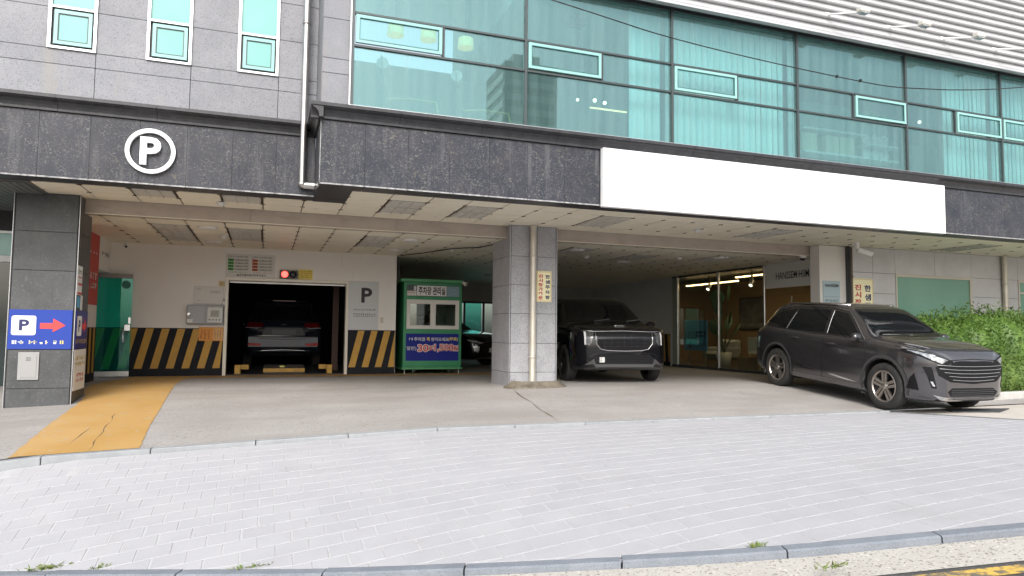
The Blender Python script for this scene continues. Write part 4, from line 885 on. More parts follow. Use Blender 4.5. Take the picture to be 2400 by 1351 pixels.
# ---------------------------------------------------------------- signs on the facade
t = thing('round_parking_sign', 'white ring with a letter P on the black granite fascia', 'sign', (-1.5, 10.09, 2.99))
b = B(); n = 48
for (r0, r1) in ((.248, .30),):
    b.lathe([(r1, -.05), (r1, -.002), (r0, -.002), (r0, -.05), (r1, -.05)], (0, 0, .30), 'y', n, False)
b.build('ring', WHTS, t, fixn=True)
o = text('P', WHTS, t, .25, .37, (0, -.05, .30), weight=.03)
bm = bmesh.new(); bm.from_mesh(o.data); ex = bmesh.ops.extrude_face_region(bm, geom=bm.faces[:])
for v in [g for g in ex['geom'] if isinstance(g, bmesh.types.BMVert)]: v.co.z -= .045
bmesh.ops.recalc_face_normals(bm, faces=bm.faces); bm.to_mesh(o.data); bm.free()
t = thing('signboard', 'long blank white signboard across the black fascia', 'signboard', (8.14, 9.13, 2.825))
B().box(-3.49, 3.47, -.10, -.008, .0, .885).build('board_face', WHTS, t, bevel=.006); B().box(-3.48, 3.46, -.007, .004, .02, .86).build('board_back', DKM, t)
def board(name, label, x0, x1, z0, z1, y, mat, cat='sign', th=.012, group=None, edge=None):
    t = thing(name, label, cat, ((x0+x1)/2, y, z0), group=group); w2 = (x1-x0)/2; h = z1-z0
    B().box(-w2, w2, -th, -.001, 0, h).build('board', mat, t, bevel=.0015)
    if edge:
        f = B(); e = edge[1]
        for q in ((-w2+e, -w2+e*1.7, e, h-e), (w2-e*1.7, w2-e, e, h-e), (-w2+e*1.7, w2-e*1.7, e, e*1.7), (-w2+e*1.7, w2-e*1.7, h-e*1.7, h-e)): f.box(q[0], q[1], -th-.0015, -th-.0004, q[2], q[3])
        f.build('border', edge[0], t)
    return t, w2, h, -th
def rrect(w2, h2, r, cx=0, cz=0):
    return [(cx+sx*(w2-r)+r*math.cos(a), cz+sz*(h2-r)+r*math.sin(a)) for sx, sz, a0 in ((1, 1, 0), (-1, 1, 90), (-1, -1, 180), (1, -1, 270)) for a in [R(a0+15*k) for k in range(7)]]
t, w2, h, yf = board('parking_arrow_sign', 'blue parking sign with red arrow on the front of the black pillar', -3.335, -2.575, .645, 1.195, 11.298, BLUE)
B().prism(rrect(.145, .135, .03, -.20, .33), 'y', yf-.002, yf-.0003).build('white_square', WHTS, t, fixn=True); text('P', NAVY, t, .12, .155, (-.195, yf-.0025, .335), weight=.035)
B().prism([(-.005+.0, .365), (.15, .365), (.15, .43), (.30, .335), (.15, .24), (.15, .285), (-.005, .285)], 'y', yf-.003, yf-.0003).build('arrow', ARW, t, fixn=True)
for a, c, m_, sd_ in ((-.34, -.19, OFFW, 11), (-.15, .10, PALEY, 12), (.12, .21, OFFW, 13), (.23, .30, YEL, 14)): marks(m_, t, a, c, .06, .13, yf-.002, 1, max(1, int((c-a)/.06)), seed=sd_, fill=.95)
t = thing('parking_arrow_sign', 'narrow blue parking sign on the side of the black pillar', 'sign', (-2.548, 11.66, .645)); t.scale = (1, .66, 1); B().box(0, .012, -.50, .50, .0, .55).build('board', M('sign_navy', (.02, .03, .22), .35), t)
B().prism(rrect(.19, .145, .03, -.22, .33), 'x', .0125, .014).build('white_square', WHTS, t, fixn=True); text('P', NAVY, t, .15, .17, (.012, -.22, .33), (R(90), 0, R(90)), .03, .0035)
B().prism([(.02, .365), (.20, .365), (.20, .44), (.42, .335), (.20, .23), (.20, .285), (.02, .285)], 'x', .0125, .015).build('arrow', ARW, t, fixn=True); marks(YEL, t, -.45, .45, .06, .15, .0135, 1, 9, seed=15, face='x', fill=.9)
t = thing('notice_board', 'white notice with yellow and red print low on the black pillar side', 'notice', (-2.548, 11.67, .05)); t.scale = (1, .70, 1); B().box(0, .01, -.46, .46, 0, .585).build('board', WHT, t)
marks(M('print_mustard', (.55, .42, .05), .6), t, -.42, .40, .33, .50, .0115, 2, 6, seed=21, face='x', fill=.9); marks(RED, t, -.30, .32, .10, .25, .0115, 2, 4, seed=22, face='x', fill=.9)
t = thing('notice_strip', 'tall white strip notice with red lines on the black pillar side', 'notice', (-2.548, 11.46, 1.42)); t.scale = (1, .55, 1); B().box(0, .008, -.24, .20, 0, .42).build('board', WHT, t); B().box(.0085, .0095, -.23, .19, .25, .262).box(.0085, .0095, -.23, .19, .14, .17).box(.0085, .0095, -.23, .19, .01, .04).build('red_lines', RED, t); marks(NAVY2, t, -.2, .16, .29, .38, .0095, 1, 4, seed=23, face='x')
box('sticker', M('sticker_blue', (.12, .40, .62), .5), None, -2.548, -2.542, 11.37, 11.53, 1.24, 1.40, label='small blue sticker above the blue sign on the pillar side', cat='sticker')
box('sticker', WHT, None, -2.548, -2.543, 11.56, 11.66, 1.205, 1.42, label='small upright white sticker beside the blue sticker on the pillar', cat='sticker')
t = thing('access_cover', 'silver metal hatch low on the front of the black pillar', 'hatch', (-3.075, 11.298, .22))
B().box(-.125, .125, -.016, 0, 0, .385).build('frame', M('hatch_frame', (.33, .33, .33), .45, .2), t, bevel=.003); B().box(-.098, .098, -.021, -.0165, .03, .355).build('hatch', M('hatch_silver', (.36, .36, .36), .35, .4), t, bevel=.002)
for k in range(3): box('vent_slot', DKM, t, -.03, .03, -.0235, -.0213, .305-.018*k, .311-.018*k)
# back wall things
t, w2, h, yf = board('vehicle_limits_board', 'grey board with green and orange size tables above the lift door', -.81, .16, 2.045, 2.52, 15.338, OFFW)
for sx, m1 in ((-.235, GRNP), (.235, ORGP)):
    text('주차 가능차량 제원', NAVY2, t, .34, .034, (sx+.01, yf-.001, .415), weight=.01); B().lathe([(.024, -.001), (.019, -.0012)], (sx-.19, yf, .415), 'y', 14, False).build('ring_mark', NAVY2, t)
    for k, (a, b_) in enumerate((('길이', '5,180mm 이하'), ('너비', '2,100mm 이하'), ('높이', '1,850mm 이하'), ('중량', '2,200kg 이하'))):
        z = .345-.064*k; box('table_cell', m1, t, sx-.205, sx-.095, yf-.0015, yf-.0004, z-.027, z+.027); text(a, NAVY2, t, .07, .036, (sx-.15, yf-.002, z), weight=.01)
        box('table_cell', M('cell_grey', (.55, .55, .53), .6), t, sx-.09, sx+.20, yf-.0012, yf-.0004, z-.027, z+.027); text(b_, NAVY2, t, .25, .036, (sx+.055, yf-.0015, z), weight=.015)
    marks(m1, t, sx-.2, sx+.2, .075, .105, yf-.001, 1, 12, seed=31)
text('▲현대엘리베이터주식회사', NAVY2, t, .58, .048, (.02, yf-.001, .037), weight=.02)
t = thing('signal_light', 'grey signal box with lit red lamp above the lift door', 'signal', (.44, 15.338, 2.035)); B().box(-.185, .185, -.07, 0, 0, .18).build('housing', M('signal_housing', (.16, .155, .14), .5), t, bevel=.006)
for sx, m_ in ((-.085, M('signal_red_lit', (1, .05, .04), .4, emit=4)), (.085, M('signal_dark', (.02, .02, .03), .15))):
    B().lathe([(.078, -.07), (.078, -.10), (.068, -.10), (.068, -.071)], (sx, 0, .09), 'y', 20).build('hood', BLK, t, fixn=True); B().lathe([(.067, -.074), (.05, -.088), (.02, -.094), (0, -.095)], (sx, 0, .09), 'y', 20).build('lens', m_, t, fixn=True)
t, w2, h, yf = board('yellow_notice', 'yellow notice with brown print beside the signal lamp', .635, .925, 2.035, 2.245, 15.338, YEL, 'notice'); marks(M('print_brown', (.12, .06, .01), .6), t, -.13, .13, .02, .19, yf-.001, 4, 9, seed=33)
t, w2, h, yf = board('parking_notice_board', 'light grey board with a dark letter P right of the lift', 1.705, 2.35, .965, 2.04, 15.338, M('board_grey', (.58, .60, .62), .5)); text('P', NAVY2, t, .235, .33, (.06, yf-.001, .765), weight=.03); marks(NAVY2, t, -.22, .27, .42, .47, yf-.001, 1, 12, seed=35); marks(NAVY2, t, -.22, .27, .28, .37, yf-.001, 2, 12, seed=36)
t, w2, h, yf = board('instruction_panel', 'pale framed panel above the grey control box', -1.385, -.825, 1.46, 1.82, 15.338, M('panel_pale', (.60, .585, .56), .35), 'panel', edge=(M('panel_edge', (.33, .32, .3), .5), .004)); marks(NAVY2, t, -.22, -.14, .29, .315, yf-.001, 1, 3, seed=37); marks(NAVY2, t, .02, .22, .22, .28, yf-.001, 2, 6, seed=38); marks(NAVY2, t, -.22, -.13, .06, .075, yf-.001, 1, 5, seed=39)
t = thing('padlock', 'dark padlock hanging at the right edge of the pale framed panel', 'padlock', (-.815, 15.33, 1.47)); B().box(-.022, .022, -.03, -.002, 0, .055).build('lock_body', M('lock_grey', (.25, .25, .25), .3, .8), t, bevel=.004); B().tube([(-.015, -.016, .05), (-.015, -.016, .10), (0, -.016, .118), (.015, -.016, .10), (.015, -.016, .05)], .005, 6).build('shackle', DKM, t)
t = thing('control_box', 'grey steel control box with a screen left of the lift door', 'control box', (-1.145, 15.338, 1.05)); B().box(-.345, .335, -.12, 0, 0, .385).build('cabinet', MACH, t, bevel=.006); B().box(-.335, -.02, -.126, -.121, .015, .37).build('cabinet_door', M('machine_grey_door', (.26, .26, .265), .4, .3), t, bevel=.002)
k_ = B().box(.035, .315, -.135, -.121, .03, .345).build('terminal', OFFW, t, bevel=.006); B().box(.085, .265, -.1385, -.1355, .14, .29).build('screen_bezel', M('bezel_grey', (.45, .45, .43), .4), k_); B().box(.105, .245, -.141, -.139, .16, .275).build('screen', M('lcd_grey', (.26, .27, .22), .2), k_)
for q in range(4): B().lathe([(.014, -.135), (.012, -.141), (0, -.142)], (.085+.06*q, 0, .09), 'y', 12).build('button', BLK, k_, fixn=True)
B().box(-.325, -.285, -.15, -.127, .17, .22).tube([(-.305, -.145, .20), (-.275, -.16, .12)], .01, 6).build('latch', CHROME, t); B().box(-.335, -.235, -.1275, -.1262, .03, .10).build('sticker', WHT, t)
t, w2, h, yf = board('orange_notice', 'orange price notice under the control box', -1.265, -.805, .71, .99, 15.33, ORG, 'notice'); marks(M('print_rust', (.28, .07, .01), .6), t, -.21, .0, .03, .22, yf-.001, 7, 3, seed=41); box('paper', M('notice_peach', (.76, .46, .20), .6), t, .045, .215, yf-.0015, yf-.0004, .02, .25); marks(MATS['print_rust'], t, .055, .205, .03, .24, yf-.002, 8, 3, seed=42); marks(YEL, t, -.2, .2, .245, .27, yf-.002, 1, 9, seed=43)
t, w2, h, yf = board('small_sticker', 'small yellowed sticker at the upper left of the lift door', -.925, -.815, 1.83, 1.945, 15.338, M('aged_yellow', (.62, .52, .30), .7), 'sticker', .004); marks(M('print_tan', (.4, .28, .1), .7), t, -.04, .04, .02, .09, yf-.001, 2, 3, seed=44)
t = thing('wall_switch', 'small cream switch box beside the grey P board', 'switch', (2.43, 15.338, 1.13)); B().box(-.03, .03, -.03, 0, 0, .12).build('switch_box', M('cream_plastic', (.60, .52, .40), .5), t, bevel=.004); B().box(-.012, .012, -.036, -.0305, .04, .08).build('rocker', OFFW, t)
# teal glass door leaf, opened against the back wall
t = thing('glass_door', 'teal glass door standing open against the striped back wall', 'door', (-2.78, 15.16, 0), (0, 0, R(6)))
B().box(-.31, .31, -.006, .006, .12, 1.92).build('pane', TEALG, t); B().box(-.31, .31, -.022, .022, .015, .118).build('bottom_rail', STEEL, t, bevel=.003); B().box(-.31, .31, -.022, .022, 1.922, 2.01).build('top_rail', M('rail_dark', (.20, .18, .17), .4, .5), t, bevel=.003)
B().box(.20, .30, -.03, .03, .90, 1.02).build('lock', CHROME, t, bevel=.004); B().tube([(.19, -.02, .92), (.19, -.07, .92), (.19, -.075, .72), (.19, -.07, .68)], .014, 8).box(.262, .30, -.012, .012, 1.04, 1.16).build('handle', CHROME, t); B().lathe([(.08, -.008), (0, -.0085)], (.20, 0, 1.80), 'y', 18).build('sticker', M('sticker_teal', (.02, .16, .13), .5), t, fixn=True)
# lift: yellow stops, step plate, small marker
for sx, lb_ in ((-.52, 'left'), (1.36, 'right')):
    t = thing('lift_guide', 'yellow steel corner guide at the %s of the lift entrance' % lb_, 'guide', (sx, 15.72, .0)); s_ = 1 if lb_ == 'left' else -1
    B().box(-.06, .06, -.06, .06, 0, .20).build('post', YELP, t, bevel=.008); B().box(-.06+s_*.0, .06+.16*(s_ > 0), .062, .14, .10, .2).build('arm', YELP, t, bevel=.006) if s_ > 0 else B().box(-.22, .06, .062, .14, .10, .2).build('arm', YELP, t, bevel=.006)
t = thing('lift_step', 'low yellow edged ramp plate in the middle of the lift entrance', 'ramp', (.42, 15.9, .012)); B().prism([(0, 0), (.02, .10), (.5, .16), (.5, 0)], 'x', -.42, .42).build('plate', M('plate_grey', (.12, .11, .10), .6), t, fixn=True); B().box(-.43, .43, -.025, -.002, .02, .10).build('yellow_edge', YELP, t, bevel=.003)
B().box(.33, .43, 16.0, 16.05, .13, .165).build('marker_lamp', M('marker_yellow', (.85, .80, .20), .4), None, 'tiny bright yellow marker on the ramp plate behind the dark blue car', 'marker')

# ---------------------------------------------------------------- attendant booth
bt = thing('attendant_booth', 'green attendant booth on castors with blue price panel', 'booth', (3.58, 15.3, 0)); X0, X1, D_ = -.67, .67, 1.3
B().box(X0, X1, .03, D_, .14, .18).box(X0, X1, .03, D_, 2.04, 2.06).box(X0, X0+.05, .03, D_, .18, 2.04).box(X1-.05, X1, .03, D_, .18, 2.04).box(X0+.05, X1-.05, D_-.04, D_, .18, 1.0).box(X0+.05, X1-.05, D_-.04, D_, 1.55, 2.04).build('shell', BOOTH, bt)
f = B()
for q in ((X0, X0+.06, .18, 2.04), (X1-.06, X1, .18, 2.04), (X0+.06, X1-.06, .18, .29), (X0+.06, X1-.06, .90, 1.0), (X0+.06, X1-.06, 1.67, 1.74), (X0+.06, X1-.06, 2.0, 2.04)): f.box(q[0], q[1], -.0, .03, q[2], q[3])
f.build('front_frame', BOOTH, bt)
B().box(X0-.08, X1+.02, -.06, D_+.05, 2.062, 2.13).build('roof', BOOTHD, bt, bevel=.006); B().box(X0-.03, X1+.03, -.03, D_, .10, .138).build('base', BOOTHD, bt, bevel=.004)
pp_ = B().box(X0+.06, X1-.06, .004, .02, .29, .90).build('price_panel', M('panel_royal_blue', (.015, .025, .24), .5, spec=.2), bt)
text('주차권', OFFW, pp_, .25, .085, (-.30, .003, .775), weight=.02); text('꼭', YEL, pp_, .08, .085, (-.10, .003, .775), weight=.03); text('받아오세요', OFFW, pp_, .40, .085, (.17, .003, .775), weight=.02); text('(무료)', YEL, pp_, .22, .09, (.48, .003, .777), weight=.03); marks(OFFW, pp_, -.56, -.44, .735, .815, .0005, 1, 2, seed=51, fill=.95)
text('일반)', OFFW, pp_, .22, .10, (-.48, .003, .565), weight=.01)
for bd, w_, x_, h_ in (('30', .24, -.215, .155), ('분', .10, -.035, .10), ('1,500', .44, .265, .17), ('원', .11, .535, .11)):
    text(bd, M('halo_white', (.85, .70, .66), .5), pp_, w_+.03, h_+.03, (x_, .0032, .575), weight=.075); text(bd, M('price_red', (.55, .05, .04), .5), pp_, w_, h_, (x_, .0008, .575), weight=.015)
hd_ = B().box(X0+.06, X1-.06, .004, .02, 1.74, 2.0).build('header_panel', M('header_dark', (.05, .07, .07), .4), bt); B().box(-.38, .305, -.003, .0025, 1.755, 1.985).build('name_board', WHT, hd_); text('주차장 관리실', NAVY2, hd_, .62, .185, (-.035, -.0035, 1.87), weight=.03)
B().box(X0+.07, -.39, -.002, .003, 1.75, 1.86).box(X0+.22, -.40, -.002, .003, 1.87, 1.97).build('paper', OFFW, hd_); B().box(.32, X1-.065, -.001, .003, 1.75, 1.985).build('faded_print', M('faded_teal_print', (.30, .40, .44), .5, col2=(.15, .26, .33), nscale=30), hd_); marks(RED, hd_, X0+.09, -.42, 1.80, 1.85, -.003, 1, 5, seed=52)
wf = B()
for q in ((X0+.065, X0+.115, 1.005, 1.665), (X1-.115, X1-.065, 1.005, 1.665), (X0+.115, X1-.115, 1.005, 1.055), (X0+.115, X1-.115, 1.605, 1.665), (-.03, .03, 1.055, 1.605)): wf.box(q[0], q[1], -.02, .04, q[2], q[3])
wf = wf.build('window', M('white_pvc', (.72, .70, .66), .4), bt); f = B()
for a, c in ((X0+.117, -.032), (.032, X1-.117)):
    for q in ((a, a+.03, 1.057, 1.603), (c-.03, c, 1.057, 1.603), (a+.03, c-.03, 1.057, 1.085), (a+.03, c-.03, 1.57, 1.603)): f.box(q[0], q[1], -.005, .025, q[2], q[3])
f.build('sash', MATS['white_pvc'], wf); box('pane', CLEARG, wf, X0+.148, -.063, .008, .013, 1.086, 1.569); box('pane', CLEARG, wf, .063, X1-.148, .008, .013, 1.086, 1.569)
for sx in (-.40, .42):
    c = B().lathe([(.05, -.02), (.055, -.01), (.055, .01), (.05, .02)], (sx, .08, .056), 'x', 14).build('castor', RUB, bt, fixn=True); B().box(sx-.03, sx+.03, .05, .11, .075, .10).box(sx-.032, sx-.024, .06, .10, .04, .08).build('fork', BOOTHD, c)
for sx in (-.62, .63): B().tube([(sx, .05, 0), (sx, .05, .10)], .010, 6).tube([(sx, .05, 0), (sx, .05, .012)], .03, 8).build('levelling_foot', STEEL, bt)
B().box(X0+.052, X0+.06, .06, D_-.05, .2, 2.03).box(X1-.06, X1-.052, .06, D_-.05, .2, 2.03).box(X0+.06, X1-.06, D_-.06, D_-.046, 1.35, 2.03).build('inner_lining', OFFW, bt); B().box(-.5, .5, .15, .55, 1.02, 1.05).build('desk', M('desk_brown', (.10, .06, .04), .5), bt)
fl_ = thing('flood_lamp', 'small lamp clamped to the right corner of the booth roof', 'lamp', (4.27, 15.24, 2.0)); B().tube([(0, 0, .10), (.05, -.02, .12), (.10, .0, .17)], .012, 6).build('bracket', DKM, fl_); B().tube([(-.03, -.02, .08), (.04, -.09, .03)], [.03, .055], 10).build('lamp_head', OFFW, fl_)
box('coat_rack_board', M('booth_dark_back', (.16, .10, .075), .7), bt, -.55, .3, D_-.07, D_-.045, 1.02, 1.30); box('back_pane', CLEARG, bt, X0+.06, X1-.06, D_-.03, D_-.02, 1.0, 1.55)
# person seated in the booth: torso, neck, head as one skinned surface, hair and shirt
def person():
    t = thing('person', 'dark haired person in a grey shirt sitting inside the booth', 'person', (3.70, 15.95, .0))
    b = B()
    sec = [(.52, .16, .11), (.70, .175, .115), (.86, .17, .105), (.98, .19, .105), (1.06, .20, .10), (1.115, .17, .09), (1.15, .09, .07), (1.18, .056, .058), (1.215, .054, .06), (1.24, .062, .075), (1.27, .072, .088), (1.32, .078, .098), (1.37, .078, .10), (1.41, .070, .092), (1.44, .050, .07), (1.455, .012, .02)]
    b.grid(lambda u, v: ((lambda k, fr: (lambda z, a, d: (a*math.cos(2*math.pi*u), d*math.sin(2*math.pi*u)-(.02 if z > 1.2 else 0), z))(*[sec[k][q]+(sec[min(k+1, len(sec)-1)][q]-sec[k][q])*fr for q in range(3)]))(min(int(v*(len(sec)-1)), len(sec)-2), v*(len(sec)-1)-min(int(v*(len(sec)-1)), len(sec)-2))), 20, 30)
    b.tube([(0, -.115, 1.325), (0, -.145, 1.30), (0, -.118, 1.285)], [.008, .016, .012], 8)
    for s_ in (-1, 1): b.ball((s_*.081, .0, 1.325), (.012, .02, .03), 8, 6)
    b.build('body', SKIN, t)
    f = B()
    for s_ in (-1, 1): f.ball((s_*.030, -.105, 1.345), .011, 8, 6)
    f.build('eye', BLK, t); B().ball((0, -.112, 1.265), (.024, .008, .006), 8, 5).build('mouth', M('lip', (.35, .14, .12), .5), t)
    h = B().grid(lambda u, v: ((.088*math.sin(math.pi*v*.62)*math.cos(2*math.pi*u), -.005+(.112 if math.sin(2*math.pi*u) > 0 else .10)*math.sin(math.pi*v*.62)*math.sin(2*math.pi*u), 1.375+.092*math.cos(math.pi*v*.62)+(-.10 if math.sin(2*math.pi*u) > -.2 and v > .85 else 0))), 22, 12); h.build('hair', HAIR, t)
    s = B(); ss = [(.50, .175, .125), (.70, .19, .13), (.86, .185, .12), (.98, .205, .12), (1.06, .212, .112), (1.11, .185, .10), (1.14, .11, .085)]
    s.grid(lambda u, v: ((lambda k, fr: (lambda z, a, d: (a*math.cos(2*math.pi*u), d*math.sin(2*math.pi*u), z))(*[ss[k][q]+(ss[min(k+1, len(ss)-1)][q]-ss[k][q])*fr for q in range(3)]))(min(int(v*(len(ss)-1)), len(ss)-2), v*(len(ss)-1)-min(int(v*(len(ss)-1)), len(ss)-2))), 20, 12)
    for s_ in (-1, 1): s.tube([(s_*.17, 0, 1.08), (s_*.235, -.02, .98), (s_*.25, -.10, .86), (s_*.20, -.24, .93), (s_*.10, -.33, 1.07)], [.065, .06, .055, .048, .042], 10)
    s.build('shirt', SHIRT, t)
    for s_ in (-1, 1):
        hb = B(); hb.ball((s_*.075, -.36, 1.085), (.04, .05, .018), 10, 6)
        for k in range(4): hb.tube([(s_*.075+(k-1.5)*.018, -.40, 1.088), (s_*.075+(k-1.5)*.02, -.435, 1.09), (s_*.075+(k-1.5)*.02, -.46, 1.075)], [.009, .008, .006], 6)
        hb.tube([(s_*.04, -.35, 1.085), (s_*.02, -.385, 1.085), (s_*.02, -.41, 1.08)], [.011, .009, .007], 6); hb.build('hand', SKIN, t)
person()

# ---------------------------------------------------------------- pillar sign, pipes, cameras, ceiling lights
def ksign(label, x0, x1, z0, z1, y, grp):
    t, w2, h, yf = board('parking_direction_sign', label, x0, x1, z0, z1, y, PALEY, edge=(M('border_gold', (.62, .42, .10), .5), .012))
    for col_, sx, m_, n_ in (('한샘주차장', .24, NAVY, 5), ('진시장가까운', -.24, M('print_crimson', (.50, .03, .05), .5), 6)):
        for k, ch in enumerate(col_): text(ch, m_, t, w2*.62, h*.78/n_*.86 if n_ == 6 else h*.78/n_*.80, (sx*2*w2*.98, yf-.001, h*.90-(k+.5)*h*.84/n_), weight=.035)
    return t
ksign('yellow parking sign with red and blue letters on the grey granite pillar', 4.53, 4.815, 1.50, 2.05, 11.367, 1)
ksign('yellow parking sign with red and blue letters behind the grey car roof', 11.67, 12.24, 1.06, 2.17, 11.247, 2)
def pipe(label, pts, r, clamps, mat=PIPE, end=None):
    p0 = Vector(pts[-1]); t = thing('drainpipe', label, 'pipe', (pts[0][0], pts[0][1], min(p[2] for p in pts))); off = Vector(t.location)
    P = [Vector(p)-off for p in pts]; B().tube(P, r, 14, cap=False).build('pipe', mat, t)
    for z in clamps: B().lathe([(r+.002, -.02), (r+.008, -.018), (r+.008, .018), (r+.002, .02)], (P[0].x, P[0].y, z-off.z), 'z', 14).box(P[0].x-.01, P[0].x+.01, P[0].y, P[0].y+r+.04, z-off.z-.012, z-off.z+.012).build('clamp', mat, t)
    if end is not None:
        a, b_ = P[-2], P[-1]; d = (b_-a).normalized(); B().tube([b_-d*.05, b_+d*.004], r*.92, 12).build('dark_mouth', BLK, t)
    return t
pipe('beige drainpipe on the front of the grey granite pillar', [(4.44, 11.305, 2.848), (4.44, 11.305, .10), (4.445, 11.29, .05), (4.47, 11.24, .01), (4.50, 11.19, -.01)], .058, (2.3, .52), end=1)
pipe('steel drainpipe running down left of the projecting bay', [(.425, 10.0, 7.0), (.425, 10.0, 3.03), (.43, 10.0, 2.995), (.46, 9.998, 2.985), (.595, 9.99, 2.985)], .05, (5.32, 3.0), STEEL)
pipe('beige drainpipe on the right wall beside the second window', [(16.22, 11.18, 2.85), (16.22, 11.18, -.1)], .06, (2.2, 1.2))
pipe('brown drainpipe in the corner left of the yellow wall sign', [(11.59, 11.17, 2.82), (11.59, 11.17, -.1)], .025, (2.2,), M('brown_pipe', (.10, .075, .06), .4, .4))
t = thing('security_camera', 'white bullet camera under the canopy above the yellow wall sign', 'camera', (11.30, 10.75, 2.70)); B().tube([(0, 0, .15), (0, 0, .02)], .05, 10).build('mount', WHT, t); B().tube([(0, 0, .04), (.06, -.04, .0)], .022, 8).build('arm', WHT, t); B().tube([(.0, -.02, .0), (.26, -.14, -.10)], .055, 12).build('camera_body', WHT, t); B().tube([(.262, -.141, -.101), (.268, -.144, -.103)], .045, 12).build('camera_lens', BLK, t)
t = thing('dome_camera', 'black dome camera under the end of the brown beam', 'camera', (10.72, 11.62, 2.54)); B().lathe([(.07, .097), (.075, .06), (.07, .05)], (0, 0, 0), 'z', 16).build('ring', OFFW, t, fixn=True); B().ball((0, 0, .052), (.06, .06, .055), 14, 8).build('dome', BLK, t)
t = thing('security_camera', 'small white camera in the left rear corner of the ceiling', 'camera', (-2.62, 15.0, 2.50)); B().tube([(0, .05, .14), (0, .02, .06)], .025, 8).build('mount', WHT, t); B().tube([(0, .06, .07), (.05, -.08, .02)], .03, 10).build('camera_body', WHT, t); B().tube([(.05, -.082, .02), (.052, -.087, .018)], .024, 10).build('camera_lens', BLK, t)
lm = B().lathe([(.15, 0), (.15, -.018), (.138, -.03), (.10, -.036), (0, -.037)], (0, 0, 0), 'z', 24).mesh('lamp_shade', M('lamp_white', (.78, .76, .72), .4), fixn=True); rg_ = B().lathe([(.165, .0), (.165, -.010), (.15, -.012)], (0, 0, 0), 'z', 24).mesh('trim_ring', OFFW, fixn=True)
for (x, y, lbl) in ((-.95, 12.4, 'round white ceiling lamp behind the beam, nearest the green glass door'), (-.99, 14.35, 'round white ceiling lamp close to the board above the lift'), (2.48, 12.52, 'round white ceiling lamp behind the beam, left of the granite pillar'), (2.52, 14.25, 'round white ceiling lamp near the right end of the back wall'), (5.9, 12.6, 'round white ceiling lamp just right of the granite pillar'), (9.35, 12.55, 'round white ceiling lamp nearest the showroom sign'), (7.9, 14.3, 'round white ceiling lamp in the middle of the right bay'), (6.0, 14.9, 'round white ceiling lamp above the roof of the black people carrier'), (6.2, 19.3, 'round white ceiling lamp far back in the dark hall')):
    t = thing('ceiling_lamp', lbl, 'lamp', (x, y, 2.640), group='round ceiling lamps in the parking hall'); inst('lamp_shade', lm, t, (0, 0, 0)); inst('trim_ring', rg_, t, (0, 0, .0))
dm = B().lathe([(.055, 0), (.055, -.02), (.045, -.04), (.02, -.055), (0, -.056)], (0, 0, 0), 'z', 16).mesh('detector_body', OFFW, fixn=True); dm2 = B().lathe([(.07, .002), (.07, -.012), (.055, -.014)], (0, 0, 0), 'z', 16).mesh('detector_base', OFFW, fixn=True)
for (x, y, z, lbl) in ((-.68, 11.1, 2.850, 'small white smoke detector in the front soffit above the lift sign'), (-.75, 13.4, 2.640, 'small white smoke detector between two ceiling lamps on the left'), (7.36, 10.56, 2.850, 'small white smoke detector in the front soffit under the signboard'), (5.15, 12.9, 2.640, 'small white smoke detector beside the top of the granite pillar'), (8.55, 12.95, 2.640, 'small white smoke detector in front of the showroom'), (6.6, 13.6, 2.640, 'small white smoke detector above the black people carrier'), (3.55, 13.6, 2.640, 'small white smoke detector above the green booth')):
    t = thing('smoke_detector', lbl, 'detector', (x, y, z), group='smoke detectors on the soffits'); inst('detector_body', dm, t, (0, 0, -.002)); inst('detector_base', dm2, t, (0, 0, .0))
b = B(); b.tube([(2.8, 15.2, 2.63), (3.1, 14.2, 2.60), (3.5, 13.3, 2.615), (3.9, 12.8, 2.60), (4.05, 12.4, 2.62)], .011, 6); b.build('ceiling_cable', BLK, None, 'black cable sagging under the ceiling from booth to pillar', 'cable')
b = B(); b.tube([(2.76, 15.30, 2.6), (2.79, 15.28, 2.3), (2.75, 15.3, 2.0)], .012, 6); b.build('hanging_cable', DKM, None, 'loose cable hanging at the right end of the back wall', 'cable')
# floodlights on the siding
for k, (x, lbl) in enumerate(((8.91, 'leftmost of the white floodlights on arms on the siding'), (10.29, 'second white floodlight from the left on the siding'), (11.61, 'third white floodlight from the left on the siding'), (12.96, 'rightmost white floodlight on the siding, cut by the frame'))):
    t = thing('floodlight', lbl, 'floodlight', (x, 8.99, 6.45), group='floodlights on the white siding')
    B().box(-.05, .05, -.02, .01, -.03, .03).build('wall_plate', WHT, t, bevel=.004); B().tube([(0, -.01, 0), (.25, -.44, -.12)], .016, 8).build('arm', WHT, t)
    hd2 = B().box(.17, .37, -.56, -.44, -.15, -.06).build('lamp_head', M('lamp_head_beige', (.62, .60, .55), .5), t, bevel=.015); B().box(.19, .35, -.55, -.45, -.162, -.151).build('lamp_glass', LENS, hd2)
def cable(pts, r, label):
    P = []
    for k in range(41):
        t_ = k/40; i = min(int(t_*(len(pts)-1)), len(pts)-2); f = t_*(len(pts)-1)-i; p0, p1, p2, p3 = [Vector(pts[min(max(q, 0), len(pts)-1)]) for q in (i-1, i, i+1, i+2)]
        P.append(.5*((2*p1)+(p2-p0)*f+(2*p0-5*p1+4*p2-p3)*f*f+(3*p1-p0-3*p2+p3)*f**3))
    b = B().tube(P, r, 6); return b, P
b, P = cable([(-1.5, 5.2, 4.2), (1.72, 4.3, 3.28), (2.9, 4.3, 3.14), (4.43, 4.3, 3.07), (5.24, 4.3, 3.09), (6.58, 4.3, 3.28), (9.5, 4.3, 3.9)], .0045, '')
for x in (4.35, 4.60): b.box(x-.006, x+.006, 4.29, 4.31, 3.062, 3.083)
b.build('overhead_cable', BLK, None, 'thin black overhead cable crossing in front of the teal glazing', 'cable')

